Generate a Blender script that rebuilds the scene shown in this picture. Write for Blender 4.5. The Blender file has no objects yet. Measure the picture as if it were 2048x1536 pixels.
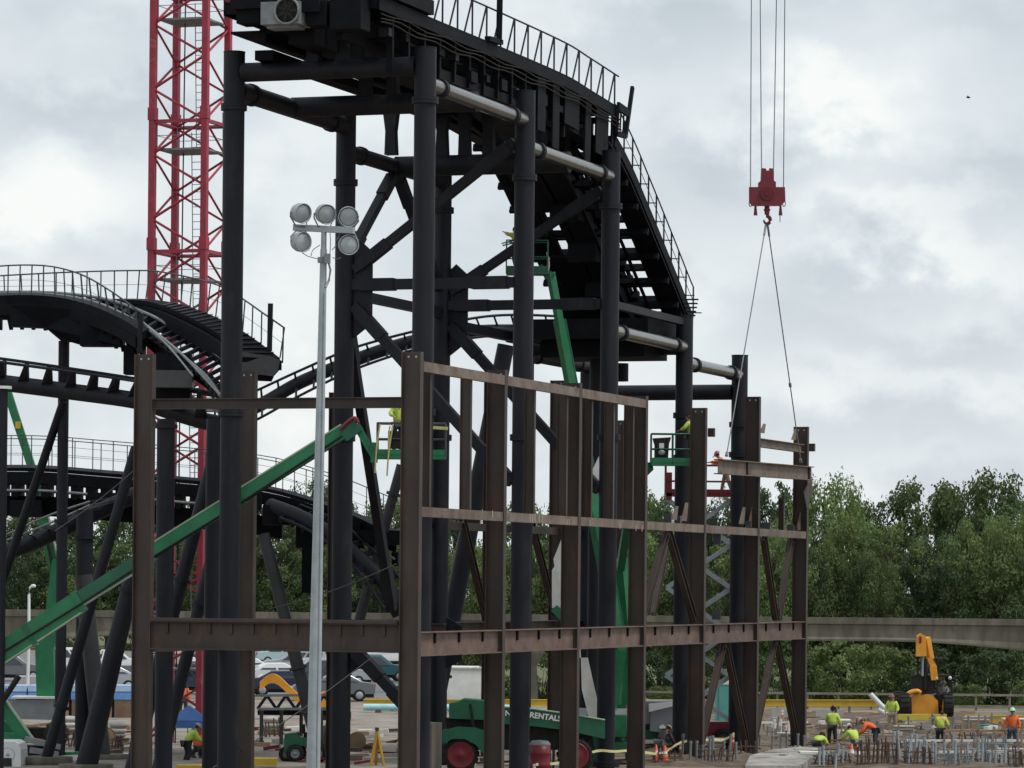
import bpy, bmesh, math, random
from mathutils import Vector, Matrix, noise
R = math.radians
V = Vector
scene = bpy.context.scene
COL = scene.collection
# ------------------------------------------------------------------ camera, sky, sun, exposure
FPX, HZ, CAMH, ROLL = 7500.0, 1165.0, 6.6, 0.0095
cam_d = bpy.data.cameras.new("camera")
cam = bpy.data.objects.new("camera", cam_d); COL.objects.link(cam); scene.camera = cam
cam_d.sensor_width = 36.0; cam_d.lens = 36.0 * FPX / 2048.0
cam_d.shift_y = (HZ - 768.0) / 2048.0
cam_d.clip_start = 0.5; cam_d.clip_end = 3000.0
_c, _s = math.cos(ROLL), math.sin(ROLL)
cam.matrix_world = Matrix(((_c, -_s, 0, 0), (0, 0, -1, 0), (_s, _c, 0, CAMH), (0, 0, 0, 1)))
SUN_EL, SUN_AZ = 60.0, 112.0      # elevation; azimuth clockwise from the viewing direction
world = bpy.data.worlds.new("World"); scene.world = world; world.use_nodes = True

def build_world():
    nt = world.node_tree; nt.nodes.clear(); L = nt.links.new
    def N(t, **k):
        n = nt.nodes.new(t)
        for a, b in k.items(): setattr(n, a, b)
        return n
    def math_(op, a, b=None, clamp=False):
        n = N('ShaderNodeMath', operation=op); n.use_clamp = clamp
        for i, x in enumerate((a, b)):
            if x is None: continue
            if isinstance(x, (int, float)): n.inputs[i].default_value = x
            else: L(x, n.inputs[i])
        return n.outputs[0]
    sky = N('ShaderNodeTexSky', sky_type='NISHITA'); sky.sun_disc = False
    sky.sun_elevation = R(SUN_EL); sky.sun_rotation = R(SUN_AZ); sky.air_density = 1.2; sky.dust_density = 2.5
    tc = N('ShaderNodeTexCoord')
    mp = N('ShaderNodeMapping'); mp.inputs['Scale'].default_value = (1.0, 1.0, 1.4); L(tc.outputs['Generated'], mp.inputs['Vector'])
    def nz(scale, det, rough, dist, seed):
        n = N('ShaderNodeTexNoise', noise_dimensions='4D'); n.inputs['Scale'].default_value = scale
        n.inputs['Detail'].default_value = det; n.inputs['Roughness'].default_value = rough
        n.inputs['Distortion'].default_value = dist; n.inputs['W'].default_value = seed
        L(mp.outputs[0], n.inputs['Vector']); return n.outputs['Fac']
    n1 = nz(15.0, 4, .5, .12, 3.7); n2 = nz(46.0, 7, .56, .05, 9.1)
    # individual clouds: (x/y, z/y) direction of the centre, half widths, brightness
    sep = N('ShaderNodeSeparateXYZ'); L(tc.outputs['Generated'], sep.inputs[0])
    yy = math_('MAXIMUM', sep.outputs['Y'], 0.05)
    uu = math_('DIVIDE', sep.outputs['X'], yy); vv = math_('DIVIDE', sep.outputs['Z'], yy)
    wob = math_('MULTIPLY', math_('SUBTRACT', n2, .5), .045); wob2 = math_('MULTIPLY', math_('SUBTRACT', n1, .5), .05)
    uu = math_('ADD', uu, wob); vv = math_('ADD', vv, math_('ADD', wob, wob2))
    total = math_('ADD', math_('MULTIPLY', math_('SUBTRACT', n1, .5), 1.2), math_('MULTIPLY', math_('SUBTRACT', n2, .5), .62))
    for (px, py, wx, wy, a) in CLOUDS:
        cu, cv = (px - 1024) / FPX, (HZ - py) / FPX
        du = math_('DIVIDE', math_('SUBTRACT', uu, cu), wx / FPX); dv = math_('DIVIDE', math_('SUBTRACT', vv, cv), wy / FPX)
        d2 = math_('ADD', math_('MULTIPLY', du, du), math_('MULTIPLY', dv, dv))
        g = math_('POWER', 2.718, math_('MULTIPLY', d2, -1.0))
        total = math_('ADD', total, math_('MULTIPLY', g, a * .95))
    ramp = N('ShaderNodeValToRGB'); L(math_('ADD', total, .54, True), ramp.inputs['Fac'])
    cr = ramp.color_ramp; cr.interpolation = 'B_SPLINE'
    cr.elements[0].position = 0.0; cr.elements[0].color = (.47, .525, .57, 1)
    cr.elements[1].position = 1.0; cr.elements[1].color = (.90, .91, .885, 1)
    e = cr.elements.new(.35); e.color = (.595, .65, .695, 1)
    e = cr.elements.new(.65); e.color = (.72, .775, .80, 1)
    sc = N('ShaderNodeMixRGB', blend_type='MULTIPLY'); sc.inputs['Fac'].default_value = 1.0
    L(ramp.outputs[0], sc.inputs['Color1']); sc.inputs['Color2'].default_value = (SKYB, SKYB, SKYB, 1)
    mix = N('ShaderNodeMixRGB'); mix.inputs['Fac'].default_value = .93
    L(sky.outputs[0], mix.inputs['Color1']); L(sc.outputs[0], mix.inputs['Color2'])
    bg = N('ShaderNodeBackground'); bg.inputs['Strength'].default_value = .10; L(mix.outputs[0], bg.inputs['Color'])
    out = N('ShaderNodeOutputWorld'); L(bg.outputs[0], out.inputs['Surface'])
SKYB = 11.4
CLOUDS = [(110, 430, 170, 100, .55), (60, 390, 90, 50, .25), (160, 215, 330, 70, -.42), (330, 60, 260, 70, -.22), (60, 80, 160, 60, -.05), (30, 300, 140, 40, .1),
          (1660, 190, 130, 70, .55), (1740, 250, 160, 60, .35), (1600, 130, 70, 50, .25), (1440, 350, 150, 75, -.42), (1330, 60, 260, 70, -.30), (1960, 60, 130, 110, -.25), (1850, 130, 140, 60, .15),
          (1770, 430, 140, 60, .42), (1650, 400, 70, 40, .2), (1960, 380, 130, 70, -.22), (1700, 560, 260, 45, -.22), (1560, 640, 130, 60, -.15), (1900, 500, 150, 40, .3),
          (1900, 680, 220, 55, -.25), (1720, 750, 180, 50, .25), (1990, 760, 120, 40, .2), (1860, 860, 220, 45, -.1), (1850, 930, 260, 40, .12), (600, 480, 150, 240, .22), (560, 300, 90, 80, .15),
          (780, 260, 120, 60, .15), (60, 640, 200, 80, .15), (1420, 560, 120, 50, .2), (600, 640, 160, 80, .1)]
build_world()
sun_d = bpy.data.lights.new("sun", 'SUN'); sun = bpy.data.objects.new("sun", sun_d); COL.objects.link(sun)
sun_d.energy = 2.0; sun_d.angle = R(11.0); sun_d.color = (1.0, .96, .9)
_d = V((math.sin(R(SUN_AZ)) * math.cos(R(SUN_EL)), math.cos(R(SUN_AZ)) * math.cos(R(SUN_EL)), math.sin(R(SUN_EL))))
sun.rotation_euler = _d.to_track_quat('Z', 'Y').to_euler()
vs = scene.view_settings; vs.view_transform = 'Standard'; vs.look = 'None'; vs.gamma = 1.0; vs.exposure = 0.0; vs.use_curve_mapping = False
scene.display_settings.display_device = 'sRGB'
# ------------------------------------------------------------------ coordinates
# The photograph's 2048 x 1536 pixels as viewing rays; F() is the site grid the steel stands on.
ORG = V((0, 0, CAMH)); Z = V((0, 0, 1)); X = V((1, 0, 0)); Y = V((0, 1, 0))
E = V((.3206, .9472, 0)).normalized(); NN = V((E.y, -E.x, 0))       # along the frame's long side / towards its right
C0 = V((-2.70, 110.0, 0))
def ray(px, py):
    dx, dy = px - 1024.0, HZ - py
    return V(((dx * _c - dy * _s) / FPX, 1.0, (dx * _s + dy * _c) / FPX))
def P(px, py, y): return ORG + ray(px, py) * y
def F(s, t, z): return C0 + E * s - NN * t + Z * z
def onplane(px, py, p0, n):
    d = ray(px, py); return ORG + d * ((p0 - ORG).dot(n) / d.dot(n))
def Q(px, py, t): return onplane(px, py, F(0, t, 0), NN)            # on the long vertical plane t
def S(px, py, s): return onplane(px, py, F(s, 0, 0), E)             # on the cross plane s
def G(px, py, z=0.0): return onplane(px, py, V((0, 0, z)), Z)       # on the level z
def ST(p): d = p - C0; return d.dot(E), -d.dot(NN), p.z
# ------------------------------------------------------------------ materials
MATS = {}
def mat(name, col, rough=.55, metal=0.0, col2=None, scale=2.0, amt=.5, bump=0.0, spec=.5, stretch=(1, 1, 1), rand=0.0, transl=0.0, coat=0.0, det=6, col3=None, scale3=.4, amt3=.7, lo3=.5):
    if name in MATS: return MATS[name]
    m = bpy.data.materials.new(name); m.use_nodes = True; nt = m.node_tree; L = nt.links.new
    b = nt.nodes['Principled BSDF']
    b.inputs['Roughness'].default_value = rough; b.inputs['Metallic'].default_value = metal
    b.inputs['Specular IOR Level'].default_value = spec
    if coat: b.inputs['Coat Weight'].default_value = coat; b.inputs['Coat Roughness'].default_value = .15
    tc = nt.nodes.new('ShaderNodeTexCoord'); mp = nt.nodes.new('ShaderNodeMapping')
    mp.inputs['Scale'].default_value = stretch; L(tc.outputs['Object'], mp.inputs['Vector'])
    nz = nt.nodes.new('ShaderNodeTexNoise'); nz.inputs['Scale'].default_value = scale; nz.inputs['Detail'].default_value = det
    nz.inputs['Roughness'].default_value = .62; L(mp.outputs[0], nz.inputs['Vector'])
    mr = nt.nodes.new('ShaderNodeMapRange'); mr.inputs['From Min'].default_value = .38; mr.inputs['From Max'].default_value = .64
    mr.inputs['To Max'].default_value = amt; L(nz.outputs['Fac'], mr.inputs['Value'])
    mx = nt.nodes.new('ShaderNodeMixRGB'); mx.inputs['Color1'].default_value = (*col, 1)
    c2 = col2 or tuple(c * .55 for c in col); mx.inputs['Color2'].default_value = (*c2, 1); L(mr.outputs[0], mx.inputs['Fac'])
    outc = mx.outputs[0]
    if col3:
        n3 = nt.nodes.new('ShaderNodeTexNoise'); n3.inputs['Scale'].default_value = scale3; n3.inputs['Detail'].default_value = 8; n3.inputs['Roughness'].default_value = .7
        n3.inputs['Distortion'].default_value = .6; L(mp.outputs[0], n3.inputs['Vector'])
        r3 = nt.nodes.new('ShaderNodeMapRange'); r3.inputs['From Min'].default_value = lo3; r3.inputs['From Max'].default_value = lo3 + .12; r3.inputs['To Max'].default_value = amt3; L(n3.outputs['Fac'], r3.inputs['Value'])
        x3 = nt.nodes.new('ShaderNodeMixRGB'); x3.inputs['Color2'].default_value = (*col3, 1); L(r3.outputs[0], x3.inputs['Fac']); L(outc, x3.inputs['Color1']); outc = x3.outputs[0]
        rr = nt.nodes.new('ShaderNodeMapRange'); rr.inputs['To Min'].default_value = rough - .07; rr.inputs['To Max'].default_value = min(1, rough + .2); L(n3.outputs['Fac'], rr.inputs['Value']); L(rr.outputs[0], b.inputs['Roughness'])
    if rand:
        oi = nt.nodes.new('ShaderNodeObjectInfo'); hs = nt.nodes.new('ShaderNodeHueSaturation')
        m1 = nt.nodes.new('ShaderNodeMapRange'); m1.inputs['To Min'].default_value = 1 - rand; m1.inputs['To Max'].default_value = 1 + rand
        L(oi.outputs['Random'], m1.inputs['Value']); L(m1.outputs[0], hs.inputs['Value'])
        m2 = nt.nodes.new('ShaderNodeMapRange'); m2.inputs['To Min'].default_value = .5 - rand * .06; m2.inputs['To Max'].default_value = .5 + rand * .06
        L(oi.outputs['Random'], m2.inputs['Value']); L(m2.outputs[0], hs.inputs['Hue'])
        L(outc, hs.inputs['Color']); outc = hs.outputs[0]
    L(outc, b.inputs['Base Color'])
    if bump:
        bp = nt.nodes.new('ShaderNodeBump'); bp.inputs['Strength'].default_value = bump; bp.inputs['Distance'].default_value = .05
        L(nz.outputs['Fac'], bp.inputs['Height']); L(bp.outputs[0], b.inputs['Normal'])
    if transl:
        tr = nt.nodes.new('ShaderNodeBsdfTranslucent'); L(outc, tr.inputs['Color'])
        ms = nt.nodes.new('ShaderNodeMixShader'); ms.inputs[0].default_value = transl
        L(b.outputs[0], ms.inputs[1]); L(tr.outputs[0], ms.inputs[2]); L(ms.outputs[0], nt.nodes['Material Output'].inputs[0])
    MATS[name] = m; return m
def glass(name, col, rough=.05):
    if name in MATS: return MATS[name]
    return mat(name, col, rough, 0, tuple(c * .7 for c in col), .8, .6, spec=.8)
BLACK = mat('black_steel_paint', (.0095, .0112, .0175), .5, 0, (.019, .0205, .027), 1.4, .55, spec=.24, stretch=(1, 1, .3), col3=(.030, .030, .031), scale3=1.6, amt3=.55, lo3=.53)
BLACK2 = mat('black_track_paint', (.0048, .0056, .0085), .58, 0, (.010, .011, .014), 1.6, .5, spec=.10, col3=(.016, .016, .017), scale3=1.1, amt3=.5, lo3=.55)
PIPE = mat('dusty_black_pipe', (.028, .028, .029), .26, 0, (.085, .083, .076), 1.3, .7, spec=.8, coat=.55)
RUST = mat('bare_brown_steel', (.049, .036, .030), .5, 0, (.028, .016, .012), 1.1, .9, .08, spec=.5, stretch=(1, 1, .35), rand=.16, col3=(.10, .045, .023), scale3=1.5, amt3=.6, lo3=.55)
RUSTL = mat('pale_weathered_steel', (.185, .155, .132), .6, 0, (.105, .07, .05), 1.6, .9, .08, spec=.35, rand=.12, col3=(.20, .105, .05), scale3=1.2, amt3=.6, lo3=.56)
RUSTR = mat('red_primer_steel', (.150, .102, .088), .55, 0, (.085, .052, .042), 1.6, .9, .08, spec=.35, rand=.12, col3=(.17, .10, .055), scale3=1.0, amt3=.6, lo3=.55)
GALV = mat('galvanised_steel', (.36, .41, .44), .45, .15, (.26, .30, .33), 2.5, .7, spec=.5)
GALVD = mat('dull_galvanised_steel', (.22, .24, .25), .55, .1, (.13, .14, .15), 3, .7)
RED = mat('red_crane_paint', (.36, .022, .052), .45, 0, (.22, .015, .028), 1.6, .7, rand=.06, col3=(.46, .16, .17), scale3=1.4, amt3=.4, lo3=.57)
DRED = mat('dark_red_paint', (.175, .010, .023), .45, 0, (.10, .008, .014), 2.2, .6)
GREEN = mat('green_lift_paint', (.006, .19, .072), .42, 0, (.004, .11, .045), 1.6, .7, coat=.15, col3=(.05, .10, .06), scale3=1.8, amt3=.5, lo3=.58)
DGREEN = mat('dark_green_paint', (.004, .118, .060), .42, 0, (.003, .07, .036), 1.6, .7, coat=.15, col3=(.04, .06, .045), scale3=1.8, amt3=.5, lo3=.58)
LGREEN = mat('pale_green_edge', (.30, .42, .32), .5, 0, (.2, .3, .2), 2, .5)
WHITE = mat('white_paint', (.72, .74, .76), .45, 0, (.6, .61, .6), 1.5, .5)
OFFW = mat('off_white_panel', (.74, .75, .72), .55, 0, (.55, .55, .5), 1.5, .6)
GREY = mat('grey_plastic_cover', (.20, .215, .235), .45, 0, (.15, .16, .18), 2, .6)
DGREY = mat('dark_grey_metal', (.055, .06, .066), .5, 0, (.03, .03, .035), 2, .6)
YELLOW = mat('yellow_paint', (.62, .43, .03), .5, 0, (.45, .28, .03), 2, .6)
LYEL = mat('pale_yellow_strap', (.52, .50, .20), .7, 0, (.36, .34, .14), 4, .6)
ORANGE = mat('orange_machine_paint', (.74, .32, .02), .45, 0, (.5, .19, .02), 1.5, .6, coat=.2)
RUBBER = mat('black_rubber', (.018, .018, .018), .8, 0, (.04, .036, .03), 4, .5, spec=.2)
CONC = mat('weathered_concrete', (.165, .150, .120), .85, 0, (.085, .078, .06), 1.5, .9, .25, stretch=(1, 1, .3), col3=(.075, .07, .058), scale3=.9, amt3=.65, lo3=.52)
CONCL = mat('fresh_concrete', (.42, .41, .38), .85, 0, (.28, .27, .24), 1.4, .8, .2)
WOOD = mat('site_timber', (.30, .21, .12), .8, 0, (.17, .11, .065), 1.5, .8, .1, rand=.25)
REBAR = mat('rusty_rebar', (.10, .062, .045), .7, 0, (.05, .03, .025), 5, .7)
BLUE = mat('blue_canvas', (.10, .22, .55), .8, 0, (.06, .15, .42), 1.5, .6)
ORPL = mat('orange_plastic', (.72, .10, .03), .5, 0, (.5, .06, .03), 3, .5)
DIRT = mat('site_soil', (.26, .20, .145), .95, 0, (.14, .10, .07), .35, .9, .5)
ASPH = mat('car_park_asphalt', (.19, .19, .185), .9, 0, (.12, .12, .12), .5, .8, .2)
LENS = glass('lamp_lens', (.34, .38, .40), .15)
GLASSD = glass('dark_glass', (.02, .027, .032), .06)
# ------------------------------------------------------------------ mesh collector
class MB:
    def __init__(s): s.v = []; s.f = []; s.sm = []; s.mi = []; s.m = 0
    def add(s, vs_, fs, smooth=False):
        o = len(s.v); s.v += [V(p) for p in vs_]
        for f in fs: s.f.append([i + o for i in f]); s.sm.append(smooth); s.mi.append(s.m)
        return s
    def box(s, c, a, b, d):
        c = V(c); vs_ = [c + a * i + b * j + d * k for i in (-1, 1) for j in (-1, 1) for k in (-1, 1)]
        return s.add(vs_, [(0, 1, 3, 2), (4, 6, 7, 5), (0, 4, 5, 1), (2, 3, 7, 6), (0, 2, 6, 4), (1, 5, 7, 3)])
    def abox(s, x0, x1, y0, y1, z0, z1):
        return s.box(((x0 + x1) / 2, (y0 + y1) / 2, (z0 + z1) / 2), X * (x1 - x0) / 2, Y * (y1 - y0) / 2, Z * (z1 - z0) / 2)
    def fbox(s, s0, s1, t0, t1, z0, z1):
        return s.box(F((s0 + s1) / 2, (t0 + t1) / 2, (z0 + z1) / 2), E * (s1 - s0) / 2, NN * (t1 - t0) / 2, Z * (z1 - z0) / 2)
    def bar(s, p, q, w, h, up=None):
        p, q = V(p), V(q); d = q - p; l = d.length; d.normalize(); up = V(up or Z)
        if abs(d.dot(up.normalized())) > .985: up = X if abs(d.x) < .8 else Y
        sd = d.cross(up).normalized(); u = sd.cross(d).normalized()
        return s.box((p + q) / 2, d * l / 2, sd * w / 2, u * h / 2)
    def ibeam(s, p, q, dep, b, tf, tw, dv):
        p, q = V(p), V(q); d = (q - p).normalized(); dv = V(dv); dv = (dv - d * dv.dot(d)).normalized(); sd = d.cross(dv)
        l = (q - p) / 2; c = (p + q) / 2
        for k in (-1, 1): s.box(c + dv * k * (dep / 2 - tf / 2), l, sd * b / 2, dv * tf / 2)
        return s.box(c, l, sd * tw / 2, dv * (dep / 2 - tf))
    def tube(s, p, q, r, r2=None, n=10, cap=True):
        p, q = V(p), V(q); d = (q - p).normalized(); a = d.cross(Z if abs(d.z) < .9 else X).normalized(); b = d.cross(a)
        r2 = r if r2 is None else r2
        cs = [(math.cos(2 * math.pi * i / n), math.sin(2 * math.pi * i / n)) for i in range(n)]
        vs_ = [p + (a * c + b * k) * r for c, k in cs] + [q + (a * c + b * k) * r2 for c, k in cs]
        s.add(vs_, [(i, (i + 1) % n, n + (i + 1) % n, n + i) for i in range(n)], True)
        if cap: s.add(vs_, [tuple(range(n))[::-1], tuple(range(n, 2 * n))])
        return s
    def path(s, pts, r, n=8, closed=False):
        pts = [V(p) for p in pts]; m = len(pts); rings = []
        for i, p in enumerate(pts):
            d = (pts[(i + 1) % m] - pts[i - 1]) if closed else (pts[min(i + 1, m - 1)] - pts[max(i - 1, 0)])
            d.normalize(); a = d.cross(Z if abs(d.z) < .95 else X).normalized(); b = d.cross(a)
            rr = r[i] if isinstance(r, (list, tuple)) else r
            rings.append([p + (a * math.cos(2 * math.pi * k / n) + b * math.sin(2 * math.pi * k / n)) * rr for k in range(n)])
        return s.loft(rings, True, closed)
    def loft(s, rings, smooth=False, closed=False, cap=True):
        n = len(rings[0]); m = len(rings); vs_ = [p for r in rings for p in r]; fs = []
        for i in range(m if closed else m - 1):
            j = (i + 1) % m
            for k in range(n): fs.append((i * n + k, i * n + (k + 1) % n, j * n + (k + 1) % n, j * n + k))
        s.add(vs_, fs, smooth)
        if cap and not closed: s.add(rings[0] + rings[-1], [tuple(range(n))[::-1], tuple(range(n, 2 * n))])
        return s
    def prism(s, poly, thick):
        poly = [V(p) for p in poly]; thick = V(thick); n = len(poly)
        return s.add(poly + [p + thick for p in poly], [tuple(range(n)), tuple(range(2 * n - 1, n - 1, -1))] + [(i, n + i, n + (i + 1) % n, (i + 1) % n) for i in range(n)])
    def lathe(s, c, ax, prof, n=16, smooth=True, ref=None):
        c = V(c); ax = V(ax).normalized(); a = ax.cross(ref or (Z if abs(ax.z) < .9 else X)).normalized(); b = ax.cross(a)
        rings = [[c + ax * h + (a * math.cos(2 * math.pi * k / n) + b * math.sin(2 * math.pi * k / n)) * max(r, 1e-4) for k in range(n)] for r, h in prof]
        return s.loft(rings, smooth)
    def sphere(s, c, rx, ry=None, rz=None, n=10, m=7):
        ry = ry or rx; rz = rz or rx; c = V(c)
        rings = [[c + V((rx * math.sin(a) * math.cos(2 * math.pi * k / n), ry * math.sin(a) * math.sin(2 * math.pi * k / n), rz * math.cos(a))) for k in range(n)]
                 for a in [math.pi * (i + .02) / (m + .04) for i in range(m + 1)]]
        return s.loft(rings, True)
    def build(s, name, mats, parent=None, label=None):
        me = bpy.data.meshes.new(name); off = V((0, 0, 0)); r = parent
        while r is not None: off = off + r.location; r = r.parent
        me.from_pydata([tuple(p - off) for p in s.v], [], s.f)
        for m in (mats if isinstance(mats, (list, tuple)) else [mats]): me.materials.append(m)
        me.polygons.foreach_set('use_smooth', s.sm); me.polygons.foreach_set('material_index', s.mi)
        bm = bmesh.new(); bm.from_mesh(me); bmesh.ops.recalc_face_normals(bm, faces=bm.faces); bm.to_mesh(me); bm.free()
        o = bpy.data.objects.new(name, me); COL.objects.link(o)
        if parent is not None: o.parent = parent
        if label: o['label'] = label
        return o
def tag(o, label=None, cat=None, group=None, kind=None):
    if label: o['label'] = label
    if cat: o['category'] = cat
    if group: o['group'] = group
    if kind: o['kind'] = kind
    return o
def thing(name, label, cat, loc=(0, 0, 0), group=None):
    o = bpy.data.objects.new(name, None); COL.objects.link(o); o.location = loc; o.empty_display_size = .3
    return tag(o, label, cat, group)
def solo(mb, name, m, label, cat, loc, group=None):
    """a thing that is one mesh, with its origin at its base"""
    loc = V(loc); mb.v = [p - loc for p in mb.v]; o = mb.build(name, m); o.location = loc; return tag(o, label, cat, group)
def copy_tree(o, parent=None):
    c = o.copy(); COL.objects.link(c); c.parent = parent
    for ch in list(o.children): copy_tree(ch, c)
    return c
def lerp(a, b, k): return a + (b - a) * k
def smooth_pts(pts, n=6):
    pts = [V(p) for p in pts]; out = []
    for i in range(len(pts) - 1):
        p0, p1, p2, p3 = pts[max(i - 1, 0)], pts[i], pts[i + 1], pts[min(i + 2, len(pts) - 1)]
        for k in range(n):
            t = k / n
            out.append(.5 * ((2 * p1) + (p2 - p0) * t + (2 * p0 - 5 * p1 + 4 * p2 - p3) * t * t + (3 * p1 - p0 - 3 * p2 + p3) * t ** 3))
    out.append(pts[-1]); return out
def resample(pts, step):
    out = [pts[0]]; acc = 0.0
    for a, b in zip(pts, pts[1:]):
        l = (b - a).length; d = step - acc
        while d <= l: out.append(a + (b - a) * (d / l)); d += step
        acc = (acc + l) % step
    return out
# ------------------------------------------------------------------ ground
g = MB(); g.add([(-900, -60, 0), (900, -60, 0), (900, 1600, 0), (-900, 1600, 0)], [(0, 1, 2, 3)])
tag(g.build('ground', DIRT), kind='structure')
# ------------------------------------------------------------------ brown steel building frame
BAY, WID = 7.69, 8.87
frame = thing('steel_building_frame', 'bare brown steel building frame of columns, girders and braces, still open, around the black tower', 'building frame', F(0, 0, 0))
def col(s, t, z1, z0=0.0):
    m = MB(); m.ibeam(F(s, t, z0), F(s, t, z1), .60, .26, .03, .025, NN)
    o = m.build('column', RUST, frame)
    c = MB(); c.fbox(s - .25, s + .25, t - .42, t + .42, z0 - .02, z0 + .05); c.build('base_plate', RUST, o)
    for k in (-1, 1): h = MB(); h.tube(F(s - .016, t + .12 * k, z1 - .14), F(s + .016, t + .12 * k, z1 - .14), .035, n=8); h.build('bolt', GALV, o)
tops = [13.34, 13.25, 13.25, 13.2, 13.15, 13.95, 13.1]
for i in range(7):
    col(BAY * i, .30, tops[i]); col(BAY * i, WID - .115 * i, [13.36, 13.3, 13.0, 13.2, 14.2, 14.65, 13.4][i])
def girder(p, q, dep, b, m=RUST, name='girder', stiff=0, up=Z, label=None):
    mb = MB(); mb.ibeam(p, q, dep, b, .035, .02, up); o = mb.build(name, m, frame, label)
    d = (q - p); sd = d.normalized().cross(Z)
    for k in range(stiff):
        c = p + d * ((k + .7) / (stiff + .4)) ; w = MB()
        for sg in (-1, 1): w.box(c + sd * sg * .04 + Z * (dep / 2 - .035 - .16), d.normalized() * .05, sd * .028, Z * .155)
        w.build('clip_plate', BLACK2 if stiff < 5 else RUST, o)  # long-side plates painted black to imitate dark slots under the top flange
    return o
for i in range(6):
    a, b = BAY * i + .16, BAY * (i + 1) - .16
    girder(F(a, .16, 4.76), F(b, .16, 4.76), .72, .30, RUSTR, stiff=3)
    girder(F(a, WID - .115 * i, 4.76), F(b, WID - .115 * (i + 1), 4.76), .72, .30, RUST, stiff=0)
    m = MB(); m.ibeam(F(a, .10, 8.655), F(b, .10, 8.655), .16, .29, .02, .03, NN); m.build('rail_beam', RUSTL, frame)
    m = MB(); m.ibeam(F(a, WID - .115 * i, 8.655), F(b, WID - .115 * (i + 1), 8.655), .16, .29, .02, .03, NN)
    if i > 2: m.build('rail_beam', RUST, frame)
for i in range(3):
    a, b = BAY * i + .16, BAY * (i + 1) - .16
    m = MB(); m.ibeam(F(a, .08, 12.92), F(b, .08, 12.92), .16, .30, .02, .03, NN); m.build('rail_beam', RUSTL, frame)
# wall posts between the two rails
for px in (853, 934, 1062, 1127, 1177, 1221, 1260):
    s = ST(Q(px, 900, .3))[0]
    m = MB(); m.ibeam(F(s, .34, 8.82), F(s, .34, 12.98), .34, .16, .02, .02, NN); m.build('wall_post', RUST, frame)
# front face
girder(F(0, .62, 11.86), F(0, WID - .32, 11.86), .32, .22, RUST, 'beam')
girder(F(0, .62, 4.92), F(0, WID - .32, 4.92), .84, .36, RUST, 'girder', stiff=11)
m = MB(); m.fbox(-.24, .30, .64, WID - .34, 5.345, 5.44); m.build('deck_edge', RUST, frame)
# inner cross girders at floor level
for i in range(1, 7):
    girder(F(BAY * i, .62, 4.8), F(BAY * i, 1.3, 4.8), .6, .25)
    if i in (3, 4, 5, 6): girder(F(BAY * i, WID - 1.4, 4.8), F(BAY * i, WID - .32 - .115 * i, 4.8), .6, .25)
# braces, placed on the faces where the photo shows them
def brace(p, q, w=.30, m=RUST, plates=True, name='brace'):
    mb = MB(); mb.ibeam(p, q, w, .22, .03, .02, E); o = mb.build(name, m, frame)
    if plates:
        d = (q - p).normalized()
        for a, sg in ((p, 1), (q, -1)): pl = MB(); pl.bar(a + d * sg * .0, a + d * sg * .62, .04, w * 1.25, E); pl.build('gusset_plate', DGREY, o)
def fz(i, k): return BAY * (i + k)
def rb(i, k0, z0, k1, z1, t=.3, **kw): brace(F(fz(i, k0), t, z0), F(fz(i, k1), t, z1), **kw)
for (i, segs) in ((3, ((.46, 8.45, .07, 5.3), (.50, 8.45, .95, 5.3))),
                  (5, ((.24, 8.45, .50, 5.25), (.80, 8.45, .56, 5.25))),
                  (4, ((.47, 4.3, .05, .25), (.53, 4.3, .96, .2))),
                  (5, ((.47, 4.3, .06, .25), (.53, 4.3, .97, .2)))):
    for sg in segs: rb(i, *sg)
for (x0, y0, x1, y1) in ((926, 1042, 972, 1236), (1062, 1044, 1112, 1232), (1338, 1070, 1306, 1228)):
    brace(Q(x0, y0, WID - .5), Q(x1, y1, WID - .5), .26)
# upright splice plates standing on the rails, and short stubs
for (px, py, w, h, t) in ((1335, 1037, 8, 20, .3), (1355, 1040, 6, 18, .3), (1427, 1047, 8, 18, .3), (1496, 1050, 6, 16, .3), (1532, 1055, 9, 20, .3),
                          (1581, 1058, 7, 18, .3), (1590, 1060, 6, 16, .3), (1434, 1078, 8, 22, .3), (1433, 1230, 9, 18, .3), (1552, 1227, 9, 18, .3)):
    p = Q(px, py, t); u = 1 / FPX * p.y
    m = MB(); m.box(p, NN * w * u, E * .02, Z * h / 2 * u); m.box(p + E * .25, NN * .02, E * .25, Z * h / 2 * u); m.build('splice_plate', DGREY, frame)
for (px, y0, y1) in ((1347, 1012, 1040), (1367, 1005, 1042), (1482, 1014, 1048), (1500, 1014, 1054), (1597, 1025, 1060), (1523, 847, 866), (1586, 858, 880), (1610, 858, 884)):
    a, b = Q(px, y1, .3), Q(px + 2, y0, .3); u = a.y / FPX
    m = MB(); m.prism([a - E * .35, a + E * .35, b + E * .42, b + E * .1], NN * .03); m.build('fin_plate', RUSTL, frame)
for px in (1563,):
    s = ST(Q(px, 1040, .3))[0]; m = MB(); m.ibeam(F(s, .3, 8.8), F(s, .3, 10.1), .22, .16, .02, .02, NN); m.build('post_stub', RUST, frame)
# upper rail of the last bay
m = MB(); m.ibeam(Q(1516, 885, .2), Q(1602, 897, .2), .34, .26, .03, .02, Z); m.build('rail_beam', RUSTL, frame)
for (px, py) in ((1423, 865), (1624, 895)):
    p = Q(px, py, 0); m = MB(); m.box(p, NN * .12, E * .1, Z * .16); m.build('clip_plate', RUST, frame)
m = MB(); pts = [Q(1605, 985, -.02), Q(1622, 958, -.02), Q(1622, 985, -.02), Q(1612, 1020, -.02)]; m.prism(pts, NN * .05 + E * .02); m.build('gusset_plate', RUST, frame)

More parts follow.
